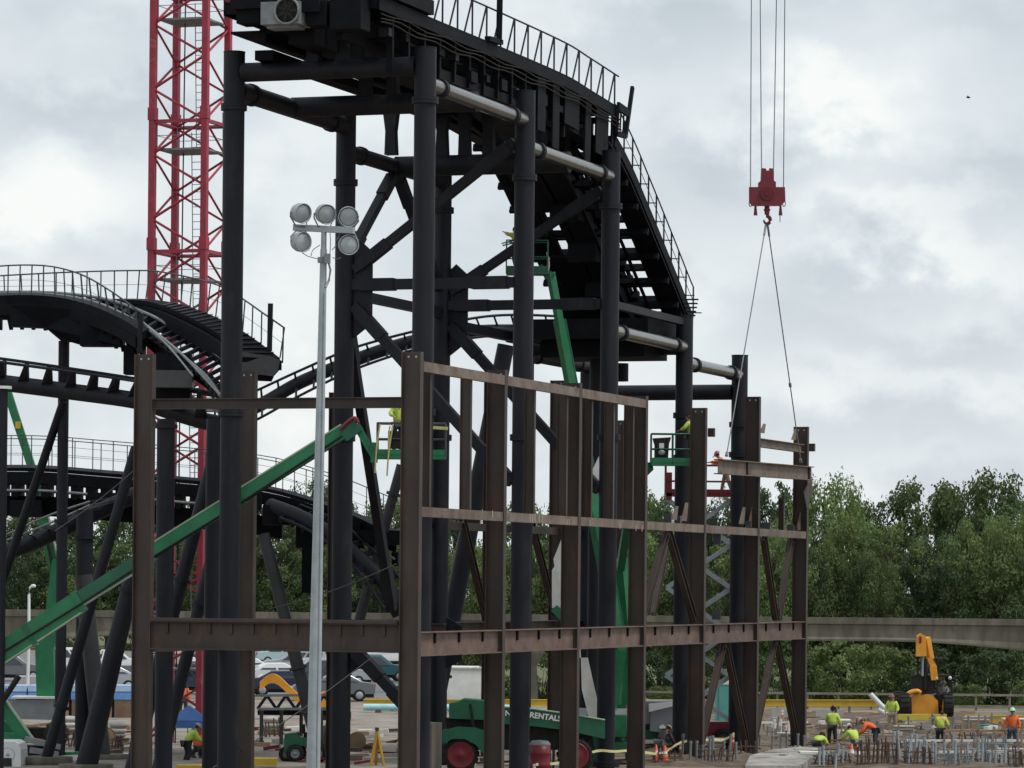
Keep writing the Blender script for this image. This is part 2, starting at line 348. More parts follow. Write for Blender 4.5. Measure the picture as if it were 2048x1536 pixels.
CHALK = mat('chalk_paint', (.42, .39, .33), .9, 0, (.25, .2, .16), 8, .8)
for (px, py, h) in ((1060, 1036, 17), (1065, 1037, 15), (1070, 1037, 16), (1078, 1038, 14), (1084, 1038, 15), (985, 1028, 14), (1134, 1044, 12), (1138, 1044, 12), (1180, 1046, 12), (1240, 1052, 12), (1272, 1056, 12), (1284, 1057, 12)):
    p = Q(px, py, .012); u = p.y / FPX; m = MB(); m.box(p, NN * .002, E * .035, Z * h / 2 * u); m.build('chalk_mark', CHALK, frame)
# ------------------------------------------------------------------ black coaster support tower
tower = thing('coaster_support_tower', 'black tubular support tower of the tall coaster, standing inside the brown frame', 'support tower', F(4.7, 1.7, 0))
RS, TR, TL = [4.7, 14.35, 24.0, 33.6, 41.6], 1.7, 8.05
RZ, LZ = [22.95, 22.85, 21.95, 16.75, 15.75], [23.05, 22.3, 21.5, 15.8, 15.7]
def ring(o, s, t, z, r=.41, h=.16):
    m = MB()
    for k in (-1, 1): m.tube(F(s, t, z + k * .055 - .05), F(s, t, z + k * .055 + .05), r, n=20)
    for k in range(14):
        a = k * math.tau / 14; c = F(s, t, z) + V((math.cos(a), math.sin(a), 0)) * (r - .045); m.tube(c - Z * .11, c + Z * .11, .02, n=6)
    m.build('flange', BLACK, o)
for i in range(5):
    for t, zz in ((TR, RZ), (TL, LZ)):
        m = MB(); m.tube(F(RS[i], t, 0), F(RS[i], t, zz[i]), .335 if i < 2 else .325, n=28); o = m.build('column', BLACK, tower)
        c = MB(); c.tube(F(RS[i], t, zz[i]), F(RS[i], t, zz[i] + .03), .345, n=28); c.build('cap_plate', BLACK, o)
        ring(o, RS[i], t, [21.35, 20.0, 20.0, 13.0, 13.0][i]); ring(o, RS[i], t, 11.8 - .4 * (i % 2)); ring(o, RS[i], t, .18, .5)
def pipe(p, q, r, m=BLACK, name='pipe_beam', collars=True):
    mb = MB(); mb.tube(p, q, r, n=24); o = mb.build(name, m, tower)
    if collars:
        d = (q - p).normalized(); c = MB()
        for a, sg in ((p, 1), (q, -1)):
            c.tube(a + d * sg * .95, a + d * sg * 1.06, r + .055, n=24); c.tube(a + d * sg * 1.08, a + d * sg * 1.18, r + .055, n=24)
        c.build('flange', BLACK, o)
    return o
def e(s): return s
zs = [21.9, 21.05, 15.6, 15.0]
for i in range(4): pipe(F(RS[i] + .3, TR, zs[i]), F(RS[i + 1] - .3, TR, zs[i]), .235, PIPE)
for i, z in ((0, 21.9), (1, 21.05), (3, 15.4)): pipe(F(RS[i] + .3, TL, z), F(RS[i + 1] - .3, TL, z), .30 if i == 0 else .26)
pipe(F(RS[0], TR + .3, 22.42), F(RS[0], TL - .3, 22.42), .30, collars=False)
mid0, mid1 = (RS[0] + RS[1]) / 2, (RS[1] + RS[2]) / 2
pipe(F(mid0, TR, 21.93), F(mid0, TL, 21.93), .33, collars=False)
pipe(F(mid1, TR, 21.05), F(mid1, TL, 21.05), .36, collars=False)
pipe(F(RS[4], TR + .3, 14.3), F(RS[4], TL - .3, 14.3), .31, collars=False)
pipe(F(RS[3], TR + .3, 15.6), F(RS[3], TL - .3, 15.6), .30, collars=False)
ZN = 16.55
def strut(p, q, w=.34, name='brace', ends=True):
    d = (q - p).normalized(); mb = MB(); mb.bar(p, q, w, w); o = mb.build(name, BLACK, tower)
    if ends:
        for a, sg in ((p, 1), (q, -1)):
            c = MB(); c.bar(a + d * sg * .25, a + d * sg * 1.5, w + .07, w + .07); c.build('splice_sleeve', BLACK, o)
for i in (1, 2):
    s = RS[i]
    strut(F(s, TL - .3, ZN), F(s, TR + .3, ZN))
    strut(F(s, TL - .35, ZN + .5), F(s, TR + .35, 21.2 if i == 1 else 20.6), .30)
    strut(F(s, TL - .35, ZN - .7), F(s, TR + .35, 9.9), .34)
    if i == 1:
        strut(F(s, TL - .35, 4.4), F(s, 5.15, 1.9), .34)
        pd = MB(); pd.fbox(s - .5, s + .5, 4.6, 5.4, 0, 1.9); pd.build('pedestal', CONC, tower)
    g_ = MB(); g_.prism([F(s - .03, TL - .2, ZN - 1.9), F(s - .03, TL - 1.0, ZN - 1.3), F(s - .03, TL - 1.0, ZN + 1.1), F(s - .03, TL - .55, ZN + 1.5), F(s - .03, TL - .2, ZN + 1.2)], E * .06)
    g_.build('gusset_plate', BLACK, tower); g_ = MB()
    g_.prism([F(s - .03, TL - .2, 3.4), F(s - .03, TL - .9, 3.8), F(s - .03, TL - .9, 5.0), F(s - .03, TL - .2, 5.4)], E * .06)
    g_.build('gusset_plate', BLACK, tower)
strut(F(RS[1] + .3, TL, ZN - .25), F(RS[2] - .3, TL, ZN - .25), .32); strut(F(RS[2] + .3, TL, ZN - .6), F(RS[3] - .3, TL, ZN - .6), .34)
strut(F(mid1 - .2, TL, 20.8), F(RS[1] + .3, TL, ZN + .9), .28); strut(F(mid1 + .2, TL, 20.8), F(RS[2] - .3, TL, ZN + .6), .28)
strut(F(RS[1] + .3, TL, ZN - 1.2), F(mid1, TL, 5.6), .30)
strut(F(RS[2] + .3, TR + .05, ZN), F(RS[3] - .3, TR + .05, ZN), .26, ends=False)
# short tapered posts that carry the track on the cross pipes
def saddle(px0, py0, py1, s, w=.42):
    py1 += 10
    a, b = S(px0, py1, s), S(px0, py0, s); m = MB()
    m.loft([[c + NN * k * i + E * k2 * .16 for i, k2 in ((-1, -1), (1, -1), (1, 1), (-1, 1))] for c, k in ((a, w / 2), (lerp(a, b, .55), w / 2.4), (b, w / 1.6))])
    m.build('saddle_post', BLACK, tower)
for (px, y0, y1, s) in ((628, 55, 118, RS[0]), (686, 50, 118, RS[0]), (731, 125, 200, mid0), (786, 120, 196, mid0), (783, 225, 300, mid1), (885, 220, 305, mid1),
                        (930, 215, 308, mid1), (978, 215, 310, mid1)): saddle(px, y0, y1, s)
# platform girders under the foot of the slope
m = MB(); m.fbox(RS[3] - 3.2, RS[3] + 1.2, 2.2, 7.4, 15.75, 16.5); m.build('bearing_girder', BLACK2, tower)
m = MB(); m.fbox(RS[3] - 2.6, RS[3] + .4, 2.5, 6.6, 15.1, 15.72); m.build('bearing_girder', BLACK2, tower)
m = MB(); m.tube(F(RS[3] + 3.2, 5.2, 14.5), F(RS[3] + 3.2, 5.2, 15.2), .3, n=16); m.tube(F(RS[3] - .5, 5, 0), F(RS[3] - .5, 5, 15.1), .29, n=16); m.build('inner_post', BLACK, tower)
# ------------------------------------------------------------------ tall track that runs level over the tower and then dives
track = thing('dive_coaster_track', 'black coaster track with catwalks, level over the tower top then sloping steeply down behind it', 'coaster track', F(24, 4.9, 16))
S0 = 2.4
prof = [(S0, 24.25), (6, 24.25), (14, 24.25), (19, 24.1), (23, 23.75), (26, 23.1), (28.5, 22.1), (31.1, 20.65), (34, 18.95), (36.4, 17.5), (37.2, 17.05)]
PTS = smooth_pts([V((a, 0, b)) for a, b in prof], 8)
UP = smooth_pts([V((a, 0, b)) for a, b in [(S0, 24.3), (8, 24.3), (14, 24.32), (20.6, 24.3), (23.6, 24.15), (27.0, 23.95)]], 8)
def at(s, h=0.0, pts=None):
    pts = pts or PTS
    for a, b in zip(pts, pts[1:]):
        if a.x - 1e-6 <= s <= b.x:
            d = (b - a).normalized(); p = a + (b - a) * ((s - a.x) / (b.x - a.x)); n_ = V((-d.z, 0, d.x)); q = p + n_ * h; return q.x, q.z, d, n_
    d = (pts[-1] - pts[-2]).normalized(); n_ = V((-d.z, 0, d.x)); q = pts[-1] + n_ * h
    return q.x, q.z, d, n_
def sweep(mb, t0, t1, h0, h1, lo=-99, hi=99, pts=None):
    ring_ = []; pts = pts or PTS
    pp = [p for p in pts if lo <= p.x <= hi]
    for i, p in enumerate(pp):
        d = (pp[min(i + 1, len(pp) - 1)] - pp[max(i - 1, 0)]).normalized(); n_ = V((-d.z, 0, d.x))
        a, b = p + n_ * h0, p + n_ * h1
        ring_.append([F(a.x, t0, a.z), F(a.x, t1, a.z), F(b.x, t1, b.z), F(b.x, t0, b.z)])
    mb.loft(ring_); return mb
def along(step, lo=S0, hi=37.0, pts=None):
    return [p.x for p in resample([p for p in (pts or PTS) if lo <= p.x <= hi], step)]
def cross(mb, s, t0, t1, h0, h1, w, pts=None):
    q = at(s, (h0 + h1) / 2, pts); d = E * q[2].x + Z * q[2].z; n_ = E * q[3].x + Z * q[3].z
    mb.box(F(q[0], (t0 + t1) / 2, q[1]), d * w / 2, NN * (t1 - t0) / 2, n_ * (h1 - h0) / 2)
def line(t, h, lift=0.0, pts=None, lo=-99, hi=99):
    out = []
    for p in (pts or PTS):
        if lo <= p.x <= hi: q = at(p.x, h, pts); out.append(F(q[0], t, q[1] + lift))
    return out
for t in (4.28, 5.52):
    mb = MB(); mb.path(line(t, 0), .085, 8); mb.build('running_rail', BLACK, track)
mb = MB(); sweep(mb, 4.5, 5.3, -1.35, -.4); mb.build('spine_beam', BLACK2, track)
for s in along(1.05):
    mb = MB(); cross(mb, s, 4.1, 5.7, -.4, -.09, .16); mb.build('tie', BLACK2, track)
mb = MB(); sweep(mb, 4.4, 5.4, -.36, .02); mb.build('launch_stator', BLACK2, track)
def catwalk(t0, t1, pts, lo, hi, stays, closed=False):
    mb = MB(); sweep(mb, t0, t1, -.10, -.04, lo, hi, pts); cw = mb.build('catwalk', BLACK2, track)
    for a, b in ((t0, t0 + .07), (t1 - .07, t1)):
        mb = MB(); sweep(mb, a, b, -.46, -.11, lo, hi, pts); mb.build('stringer', BLACK2, cw)
    for s in along(1.05, lo, hi, pts):
        b = MB(); cross(b, s, min(t0 + .08, 4.4), max(t1 - .08, 5.4), -.42, -.14, .12, pts); b.build('outrigger', BLACK2, cw)
    to = t0 + .03 if t0 < 4 else t1 - .03
    rl = MB(); rl.path(line(to, -.04, 1.12, pts, lo, hi), .03, 6); rail = rl.build('handrail', BLACK, cw)
    rl = MB(); rl.path(line(to, -.04, .58, pts, lo, hi), .014, 6); rl.build('mid_rail', BLACK, rail) if not stays else None
    for s in along(1.42 if stays else 1.2, lo, hi, pts):
        q = at(s, -.04, pts); p = F(q[0], to, q[1]); st = MB(); st.bar(p, p + Z * 1.12, .06, .06)
        st.build('rail_post', BLACK, cw); st = MB()
        if stays: st.bar(p + E * -.75, p + Z * 1.1 + E * -.06, .05, .04); st.build('rail_stay', BLACK, cw)
        else: st.bar(p + Z * .12, p + Z * .12 + (NN if t0 < 4 else -NN) * .3 + E * .15, .04, .04); st.build('toe_bracket', BLACK, cw)
catwalk(2.35, 3.5, UP, S0, 27.0, True); catwalk(6.3, 7.45, UP, S0, 27.0, True)
catwalk(2.35, 3.3, PTS, 26.6, 37.2, False); catwalk(6.5, 7.45, PTS, 26.6, 37.2, False)
# deep girders below the level part and closing plates under the slope
def plate_(name, t0, t1, h0, h1, lo, hi, pts=None):
    mb = MB(); sweep(mb, t0, t1, h0, h1, lo, hi, pts); return mb.build(name, BLACK2, track)
for t0 in (3.55, 6.05): plate_('side_girder', t0, t0 + .2, -1.25, -.47, S0, 26)
plate_('lower_chord', 2.6, 3.1, -1.75, -1.42, S0 + 3, 26, UP); plate_('lower_chord', 6.5, 7.1, -1.6, -1.3, S0 + 1, 26, UP)
plate_('floor_plate', 2.7, 4.0, -.98, -.9, S0 + 2, 24); plate_('floor_plate', 5.9, 7.2, -.98, -.9, S0, 24)
plate_('underside_plate', 4.1, 4.95, -1.62, -1.5, 25, 35.8); plate_('underside_plate', 5.05, 5.32, -1.62, -1.5, 25, 37); plate_('underside_plate', 5.34, 6.25, -1.62, -1.5, 25, 29.2); plate_('underside_plate', 5.34, 6.25, -1.62, -1.5, 31.6, 36.8); plate_('cable_shelf', 6.0, 6.2, -1.1, -1.0, 25, 36); plate_('underside_plate', 6.5, 7.4, -.62, -.55, 25, 37)
plate_('underside_plate', 2.38, 3.28, -.62, -.55, 26, 37)
for (a_, b_, h_) in ((17.6, 18.9, -2.3), (19.3, 20.2, -2.7), (20.7, 22.6, -1.7), (23.2, 24.0, -2.7), (24.5, 26.0, -2.1), (26.3, 27.0, -2.9)):
    plate_('fascia_plate', 2.40, 2.46, h_, -.47, a_, b_, smooth_pts(UP, 3)); plate_('fascia_plate', 3.3, 3.36, h_ + .3, -.47, a_ + .5, b_ + .4, smooth_pts(UP, 3))
rnd = random.Random(4)
for k in range(16):
    s = 4.0 + k * 1.42; mb = MB(); mb.fbox(s - .07, s + .07, 2.5, 2.7, 22.6 if k % 3 else 22.15, 23.9); mb.build('hanger', BLACK2, track)
for k in range(15):
    s = 3.4 + k * 1.52; q = 24.0 - rnd.uniform(.45, .9); mb = MB(); mb.fbox(s, s + rnd.uniform(.25, .7), 2.42, 2.75, q - rnd.uniform(.15, .4), q); mb.build('cable_box', BLACK2 if k % 4 else BLACK, track)
for k in range(3):
    mb = MB(); mb.path([F(p.x, 2.30, p.z - .55 - .14 * k + .05 * math.sin(p.x * 1.7 + k)) for p in UP], .025, 6); mb.build('cable', RUBBER, track)
for s0, s1, h in ((28.0, 28.8, .7), (30.2, 31.0, .9), (32.4, 33.1, .8), (34.6, 35.6, .9)):
    mb = MB(); q = at((s0 + s1) / 2, -1.64); mb.fbox(s0, s1, 4.2, 5.3, q[1] - h, q[1]); mb.build('brake_housing', BLACK2, track)
for s in along(1.6, 25.5, 36.8):
    mb = MB(); cross(mb, s, 2.4, 7.4, -.95, -.70, .14); mb.build('cross_beam', BLACK2, track)
for t in (3.62, 6.42):
    mb = MB(); mb.path(line(t, -.8, 0, None, 24, 37.2), .07, 8); mb.build('guide_tube', BLACK2, track)
mb = MB(); mb.fbox(36.2, 37.2, 2.4, 7.4, 15.6, 16.4); mb.build('end_beam', BLACK2, track)
for px in (1228, 1372):
    mb = MB(); s_ = {1228: 27.2, 1312: 31.9, 1372: 36.0}[px]; q = at(s_, -.6); mb.fbox(s_ - .3, s_ + .3, 2.45, 3.2, q[1] - (2.2 if px < 1350 else 1.6), q[1]); mb.build('hanger_plate', BLACK2, track)
# end frame of the upper catwalk
mb = MB(); mb.bar(Q(1265, 174, 2.3), Q(1251, 274, 2.3), .12, .16); mb.build('end_post', BLACK2, track)
for a, b, w in (((1236, 212), (1256, 226), .3), ((1236, 214), (1234, 268), .12), ((1233, 268), (1251, 273), .16), ((1242, 218), (1240, 268), .06), ((1248, 222), (1246, 270), .06)):
    mb = MB(); mb.bar(Q(*a, 2.28), Q(*b, 2.28), .1, w); mb.build('end_frame', BLACK2, track)
for k in range(5):
    mb = MB(); a = Q(1368, 599 + 8 * k, 2.4); mb.tube(a + NN * -.3, a + NN * (.55 - .03 * k) + E * .1, .035, n=6); mb.build('conduit_end', BLACK, track)
mb = MB(); mb.bar(Q(1000, -20, 2.3), Q(998, 84, 2.3), .24, .2); mb.build('signal_post', BLACK2, track)
mb = MB(); mb.bar(Q(975, 77, 2.3), Q(1001, 85, 2.3), .2, .16); mb.build('signal_foot', BLACK2, track)
mb = MB(); mb.fbox(S0 - .2, S0 + 4.4, 2.2, 3.0, 24.3, 24.75); mb.build('cable_tray', BLACK2, track)
# drive motor with its round fan, hung at the near end
mo = MB(); c = S(572, 30, 1.6); mo.box(c, NN * .62, E * .5, Z * .34); mo.box(c - Z * .385, NN * .5, E * .3, Z * .045); mh = mo.build('drive_motor', GALVD, track)
fn = MB(); fc = S(575, 22, 1.08); fn.lathe(fc, -E, [(.36, .02), (.42, 0), (.42, .1), (.36, .1), (.36, .02), (.05, .02), (.05, .06), (.0, .06)], 24); fn.m = 1
for k in range(7):
    a_ = k * math.tau / 7; r_ = NN * math.cos(a_) + Z * math.sin(a_); fn.bar(fc - E * .05, fc - E * .05 + r_ * .34, .09, .02, E)
fn.lathe(fc, -E, [(.0, .03), (.355, .03), (.355, .035), (.0, .035)], 24)
fn.build('cooling_fan', [GALVD, RUBBER], mh)
for (px, py, t_, w, h) in ((508, 6, 1.9, .62, .22), (506, 34, 2.1, .38, .24), (600, 10, 1.7, .75, .28), (642, 30, 1.9, .30, .36), (700, 28, 2.0, .5, .5)):
    mb = MB(); mb.box(S(px, py, t_), NN * w, E * .4, Z * h); mb.build('service_beam', BLACK2, track)
# ------------------------------------------------------------------ red tower crane mast
A0 = P(297, 1158, 150.0); A0.z = 0; SD = 2.27
crane = thing('tower_crane', 'tall red lattice mast of a tower crane behind the left columns', 'tower crane', A0)
LG = [A0, A0 + NN * SD, A0 + NN * SD + E * SD, A0 + E * SD]
TOPZ = 31.0
for p in LG:
    m = MB(); m.box(p + Z * TOPZ / 2, NN * .125, E * .125, Z * TOPZ / 2); o = m.build('leg', RED, crane)
    for k in range(6):
        c = MB(); z = 4.1 + 5.2 * k; c.box(p + Z * (z + .3), NN * .16, E * .16, Z * .25); c.build('splice_block', RED, o)
for k in range(6):
    z = 4.1 + 5.2 * k
    m = MB()
    for a, b in zip(LG, LG[1:] + LG[:1]): m.bar(a + Z * z, b + Z * z, .12, .14)
    m.build('collar', RED, crane)
    pz = z - 1.1; m = MB(); c = (LG[0] + LG[2]) / 2; m.box(c + Z * pz, NN * 1.0, E * 1.0, Z * .04)
    for (aa, bb) in ((-1, -1), (1, -1), (1, 1), (-1, 1)): m.bar(c + NN * aa + E * bb + Z * pz, c + NN * aa + E * bb + Z * (pz + 1.1), .04, .04)
    for h in (.55, 1.1):
        q = [c + NN * aa + E * bb + Z * (pz + h) for aa, bb in ((-1, -1), (1, -1), (1, 1), (-1, 1))]
        for a, b in zip(q, q[1:] + q[:1]): m.bar(a, b, .025, .025)
    m.build('platform', GALVD, crane)
for fi in range(4):
    a, b = LG[fi], LG[(fi + 1) % 4]
    for k in range(23):
        z0 = .2 + 1.3 * k; p, q = (a, b) if (k + fi + 1) % 2 else (b, a)
        m = MB(); m.tube(p + Z * z0, q + Z * (z0 + 1.3), .055 if fi < 1 else .05, n=6); m.build('diagonal', RED, crane)
lm = MB()
lc = (LG[0] + LG[2]) / 2
for k in range(6):
    z0 = 3.0 + 5.2 * (k - 1); b = lc + NN * (.35 if k % 2 else .25) + E * .3; t = b - NN * .12
    for sg in (-.2, .2): lm.bar(b + NN * sg + Z * z0, t + NN * sg + Z * (z0 + 6.0), .035, .035)
    for j in range(20): lm.bar(lerp(b, t, j / 20) - NN * .2 + Z * (z0 + .3 * j), lerp(b, t, j / 20) + NN * .2 + Z * (z0 + .3 * j), .025, .025)
lm.build('ladder', GALVD, crane)
lm = MB(); lm.tube(lc - NN * .45 + E * .1, lc - NN * .3 + E * .1 + Z * 31, .03, n=6); lm.build('power_cable', RUBBER, crane)
# ------------------------------------------------------------------ hook block with slings and the beam it carries
YB = 146.5
hb = thing('crane_hook_block', 'dark red crane hook block hanging on four thin ropes in the grey sky', 'hook block', P(1534, 440, YB))
def HP(px, py, dy=0.0): return P(px, py, YB + dy)
u = YB / FPX
m = MB()
def plate(pts, y0, y1, mb): mb.prism([HP(a, b, y0) for a, b in pts], Y * (y1 - y0))
plate([(1498, 374), (1570, 374), (1571, 402), (1562, 412), (1504, 412), (1498, 404)], -.28, -.2, m); plate([(1498, 374), (1570, 374), (1571, 402), (1562, 412), (1504, 412), (1498, 404)], .2, .28, m)
plate([(1500, 377), (1568, 377), (1568, 400), (1500, 400)], -.2, .2, m); m.build('cheek_plate', DRED, hb)
m = MB(); plate([(1523, 336), (1532, 337), (1533, 341), (1539, 341), (1539, 336), (1546, 337), (1548, 342), (1548, 361), (1552, 364), (1552, 374), (1517, 374), (1517, 365), (1522, 361)], -.2, .2, m); m.build('upper_housing', DRED, hb)
m = MB(); m.tube(HP(1534, 387, -.38), HP(1534, 387, .38), .27, n=18); m.tube(HP(1534, 387, -.42), HP(1534, 387, .42), .09, n=12); m.build('sheave_hub', DRED, hb)
m = MB()
for px in (1511, 1561): m.loft([[HP(px + a, yy, b) for a, b in ((-w, -.06), (w, -.06), (w, .06), (-w, .06))] for yy, w in ((411, 2), (431, 4))])
m.bar(HP(1560, 431), HP(1560, 444), .03, .03)
m.build('side_weight', DRED, hb)
m = MB()
for px in (1501, 1568): m.path([HP(px + 3 * math.cos(a), 407 + 6 * math.sin(a)) for a in [k * math.tau / 10 for k in range(10)]], .02, 6, True)
m.build('tie_eye', DGREY, hb)
m = MB(); m.tube(HP(1534, 412), HP(1534, 429), .1, n=12); m.tube(HP(1534, 418), HP(1534, 422), .13, n=12)
m.path([HP(1534, 429)] + [HP(1534 + 6.5 * math.sin(a), 440 - 7.5 * math.cos(a)) for a in [R(d) for d in range(10, 300, 29)]], [.05] + [.075] * 5 + [.07, .06, .05, .04, .03], 8)
m.build('hook', DRED, hb)
for (x1, y1, x0) in ((1501, 376, 1503), (1523, 340, 1520), (1547, 340, 1554), (1567, 376, 1570)):
    m = MB(); m.tube(HP(x1, y1), HP(x0, -60), .022, n=6); m.build('hoist_rope', GALVD, hb)
lb = thing('lifted_steel_beam', 'pale brown steel beam hanging level from two slings at the far end of the frame', 'steel beam', Q(1530, 945, -.25))
pa, pb = Q(1436, 933, -.25), Q(1621, 947, -.25)
m = MB(); m.ibeam(pa, pb, .56, .34, .035, .025, Z); m.build('beam', RUSTL, lb)
m = MB(); d = (pb - pa); 
for k in (.29, .975): m.box(pa + d * k, NN * .1, E * .12, Z * .24)
m.build('end_plate', RUST, lb)
for (x0, y0, x1, y1) in ((1532, 448, 1453, 912), (1535, 448, 1602, 925)):
    a, b = HP(x0, y0), Q(x1, y1, -.25); m = MB(); m.tube(a, b, .024, n=6); m.tube(a, lerp(a, b, .05), .045, n=6); m.tube(lerp(a, b, .66), lerp(a, b, .675), .06, n=8); m.tube(lerp(a, b, .985), b, .06, n=8)
    solo(m, 'lifting_sling', GALVD, 'grey wire sling from the hook to the %s end of the lifted beam' % ('near left' if x1 < 1500 else 'far right'), 'sling', b, 'slings of the lifted beam')
# ------------------------------------------------------------------ floodlight mast in front
YL = 95.0
base = P(619, 1664, YL)
mast = thing('floodlight_mast', 'tall galvanised mast with five round floodlights in front of the frame', 'light mast', (base.x, base.y, 0))
mt = P(648, 462, YL); mb_ = V((base.x + .06, base.y, 0)); m = MB()
m.tube(mb_, lerp(mb_, mt, .97), .19, .085, 16); m.tube(lerp(mb_, mt, .93), mt, .075, .07, 12); m.build('pole', GALV, mast)
m = MB(); m.tube(lerp(mb_, mt, .02) + X * .12 - Y * .16, lerp(mb_, mt, .9) + X * .06 - Y * .1, .028, n=8); m.path([P(652, 575, YL) - Y * .1, P(658, 560, YL), P(661, 540, YL), P(657, 525, YL)], .03, 6); m.build('conduit', GALV, mast)
m = MB(); a, b = P(588, 455, YL + .25), P(708, 461, YL - .25); m.bar(a, b, .16, .16); m.build('crossarm', GALV, mast)
m = MB(); m.box(P(655, 517, YL - .16), X * .075, Y * .08, Z * .12); m.box(P(641, 520, YL - .05), X * .07, Y * .07, Z * .07); m.build('junction_box', GALVD, mast)
for (px, py, ang, up) in ((598, 425, 40, 1), (648, 427, 25, 1), (696, 432, 6, 1), (598, 484, 42, -1), (695, 490, 14, -1)):
    c = P(px, py, YL - .05); dirv = V((math.sin(R(ang)), -math.cos(R(ang)), -.22 if up > 0 else -.05)).normalized()
    m = MB(); m.lathe(c - dirv * .17, dirv, [(.0, -.06), (.09, -.06), (.12, -.02), (.2, .06), (.245, .16), (.258, .30), (.262, .36), (.245, .36), (.24, .31), (.0, .31)], 20); fl = m.build('floodlight', GALV, mast)
    l = MB(); l.lathe(c - dirv * .17, dirv, [(.0, .312), (.235, .312), (.2, .33), (.0, .345)], 20); l.build('lens', LENS, fl)
    y_ = MB(); sd = dirv.cross(Z).normalized(); j = P(px + (0 if px != 598 else 4), 458, YL)
    y_.path([c + sd * .265, c + sd * .27 - Z * .12 * up, j + sd * .16 + Z * .06 * up, j - sd * .16 + Z * .06 * up, c - sd * .27 - Z * .12 * up, c - sd * .265], .02, 6); y_.build('yoke', GALVD, fl)
m = MB()
for pts in (((604, 505), (615, 512), (625, 515), (636, 518)), ((640, 490), (626, 500), (622, 512)), ((660, 465), (661, 485), (660, 508)), ((676, 487), (664, 500)), ((665, 515), (674, 518), (682, 515))):
    m.path(smooth_pts([P(x, y, YL - .08) for x, y in pts], 4), .011, 5)
m.build('lamp_cable', GALVD, mast)
# ------------------------------------------------------------------ left coaster: the hill with catwalks
def C3(pts, n=6): return smooth_pts([P(x, y, d) for x, y, d in pts], n)
def even(pts, n):
    L_ = sum((b - a).length for a, b in zip(pts, pts[1:])); r = resample(pts, L_ / n * .9999); return r[:n + 1]
def ribbon(mb, a, b, n, th, off=0.0):
    a, b = even(a, n), even(b, n); k = min(len(a), len(b)); rings = []
    for i in range(k):
        w = (b[i] - a[i]).normalized(); d = (a[min(i + 1, k - 1)] - a[max(i - 1, 0)]).normalized(); u_ = w.cross(d).normalized()
        if u_.z < 0: u_ = -u_
        rings.append([a[i] + u_ * off, b[i] + u_ * off, b[i] + u_ * (off - th), a[i] + u_ * (off - th)])
    mb.loft(rings); return mb
hill = thing('hill_coaster_track', 'black coaster hill with railed catwalks, cresting at the left and banking down behind a column', 'coaster track', P(250, 680, 131))
NO = C3([(-60, 595, 137), (0, 591, 136), (60, 590, 135.5), (120, 595, 135), (180, 610, 134), (240, 636, 132.8), (286, 664, 131.5)])
NI = C3([(-60, 588, 138.4), (0, 586, 137.6), (60, 585, 137), (120, 590, 136.6), (180, 603, 135.6), (240, 625, 134.2), (300, 652, 132.6)])
RA = C3([(-60, 590, 138.8), (60, 588, 137.4), (140, 594, 136.6), (205, 610, 135.5), (264, 638, 133.8), (293, 658, 132.8), (352, 702, 130.4), (410, 750, 128.0), (441, 792, 126.0)])
RB = C3([(-60, 586, 139.9), (60, 584, 138.6), (150, 589, 137.6), (225, 602, 135.8), (300, 630, 134.1), (340, 652, 133.1), (402, 688, 130.7), (458, 729, 128.3), (492, 767, 126.3)])
RC = C3([(-60, 588, 140.4), (60, 590, 139.2), (140, 597, 138.4), (205, 600, 137.4), (293, 602, 135.2), (366, 629, 132.2), (445, 673, 129.2), (480, 715, 127.2)])
RD = C3([(-60, 592, 142), (60, 596, 141), (150, 599, 140), (258, 597, 138), (322, 601, 135.6), (381, 614, 133.6), (445, 640, 131.2), (498, 670, 129.4), (560, 716, 127.4)])
mb = MB(); ribbon(mb, NO, NI, 20, .35); nw = mb.build('catwalk', BLACK2, hill)
mb = MB(); ribbon(mb, RC, RD, 28, .16); fw = mb.build('catwalk', BLACK2, hill)
for cv in (RA, RB):
    mb = MB(); mb.path(cv, .06, 8); mb.build('running_rail', GALVD, hill)
a, b = even(RA, 40), even(RB, 40); c_, d_ = even(RC, 40), even(RD, 40)
ta, tb = even(RA, 30), even(RB, 30)
for i in range(1, 30):
    mb = MB(); w = (tb[i] - ta[i]).normalized(); mb.bar(ta[i] - w * .1 - Z * .12, tb[i] + w * .2 - Z * .12, .16, .13); mb.build('tie', BLACK, hill)
for i in range(1, 40):
    if i > 22: mb = MB(); mb.bar(c_[i] + Z * .03, d_[i] + Z * .03, .12, .03); mb.build('tread', DGREY, fw)
def track_box(name, cv, w, h, dz, m=BLACK2, lat=(0, 0, 0), k0=0, k1=None):
    cv = cv[k0:k1]; mb = MB(); rings = []
    for i, p in enumerate(cv):
        d = (cv[min(i + 1, len(cv) - 1)] - cv[max(i - 1, 0)]).normalized(); sd = d.cross(Z).normalized(); u_ = sd.cross(d); p = p + V(lat) + Z * dz
        rings.append([p - sd * w / 2, p + sd * w / 2, p + sd * w / 2 - Z * h, p - sd * w / 2 - Z * h])
    mb.loft(rings); return mb.build(name, m, hill)
mid = [(x + y) / 2 for x, y in zip(even(RA, 40), even(RB, 40))]
ra_, rb_ = even(RA, 40), even(RB, 40)
mb = MB(); ribbon(mb, [lerp(x, y, .08) for x, y in zip(ra_, rb_)], [lerp(x, y, .42) for x, y in zip(ra_, rb_)], 38, .4, -.36); mb.build('spine_beam', BLACK2, hill)
track_box('side_girder', even(NI, 30), .3, .5, -.3, k1=29)
track_box('side_girder', even(NO, 20), .12, .4, -.3, k1=20)
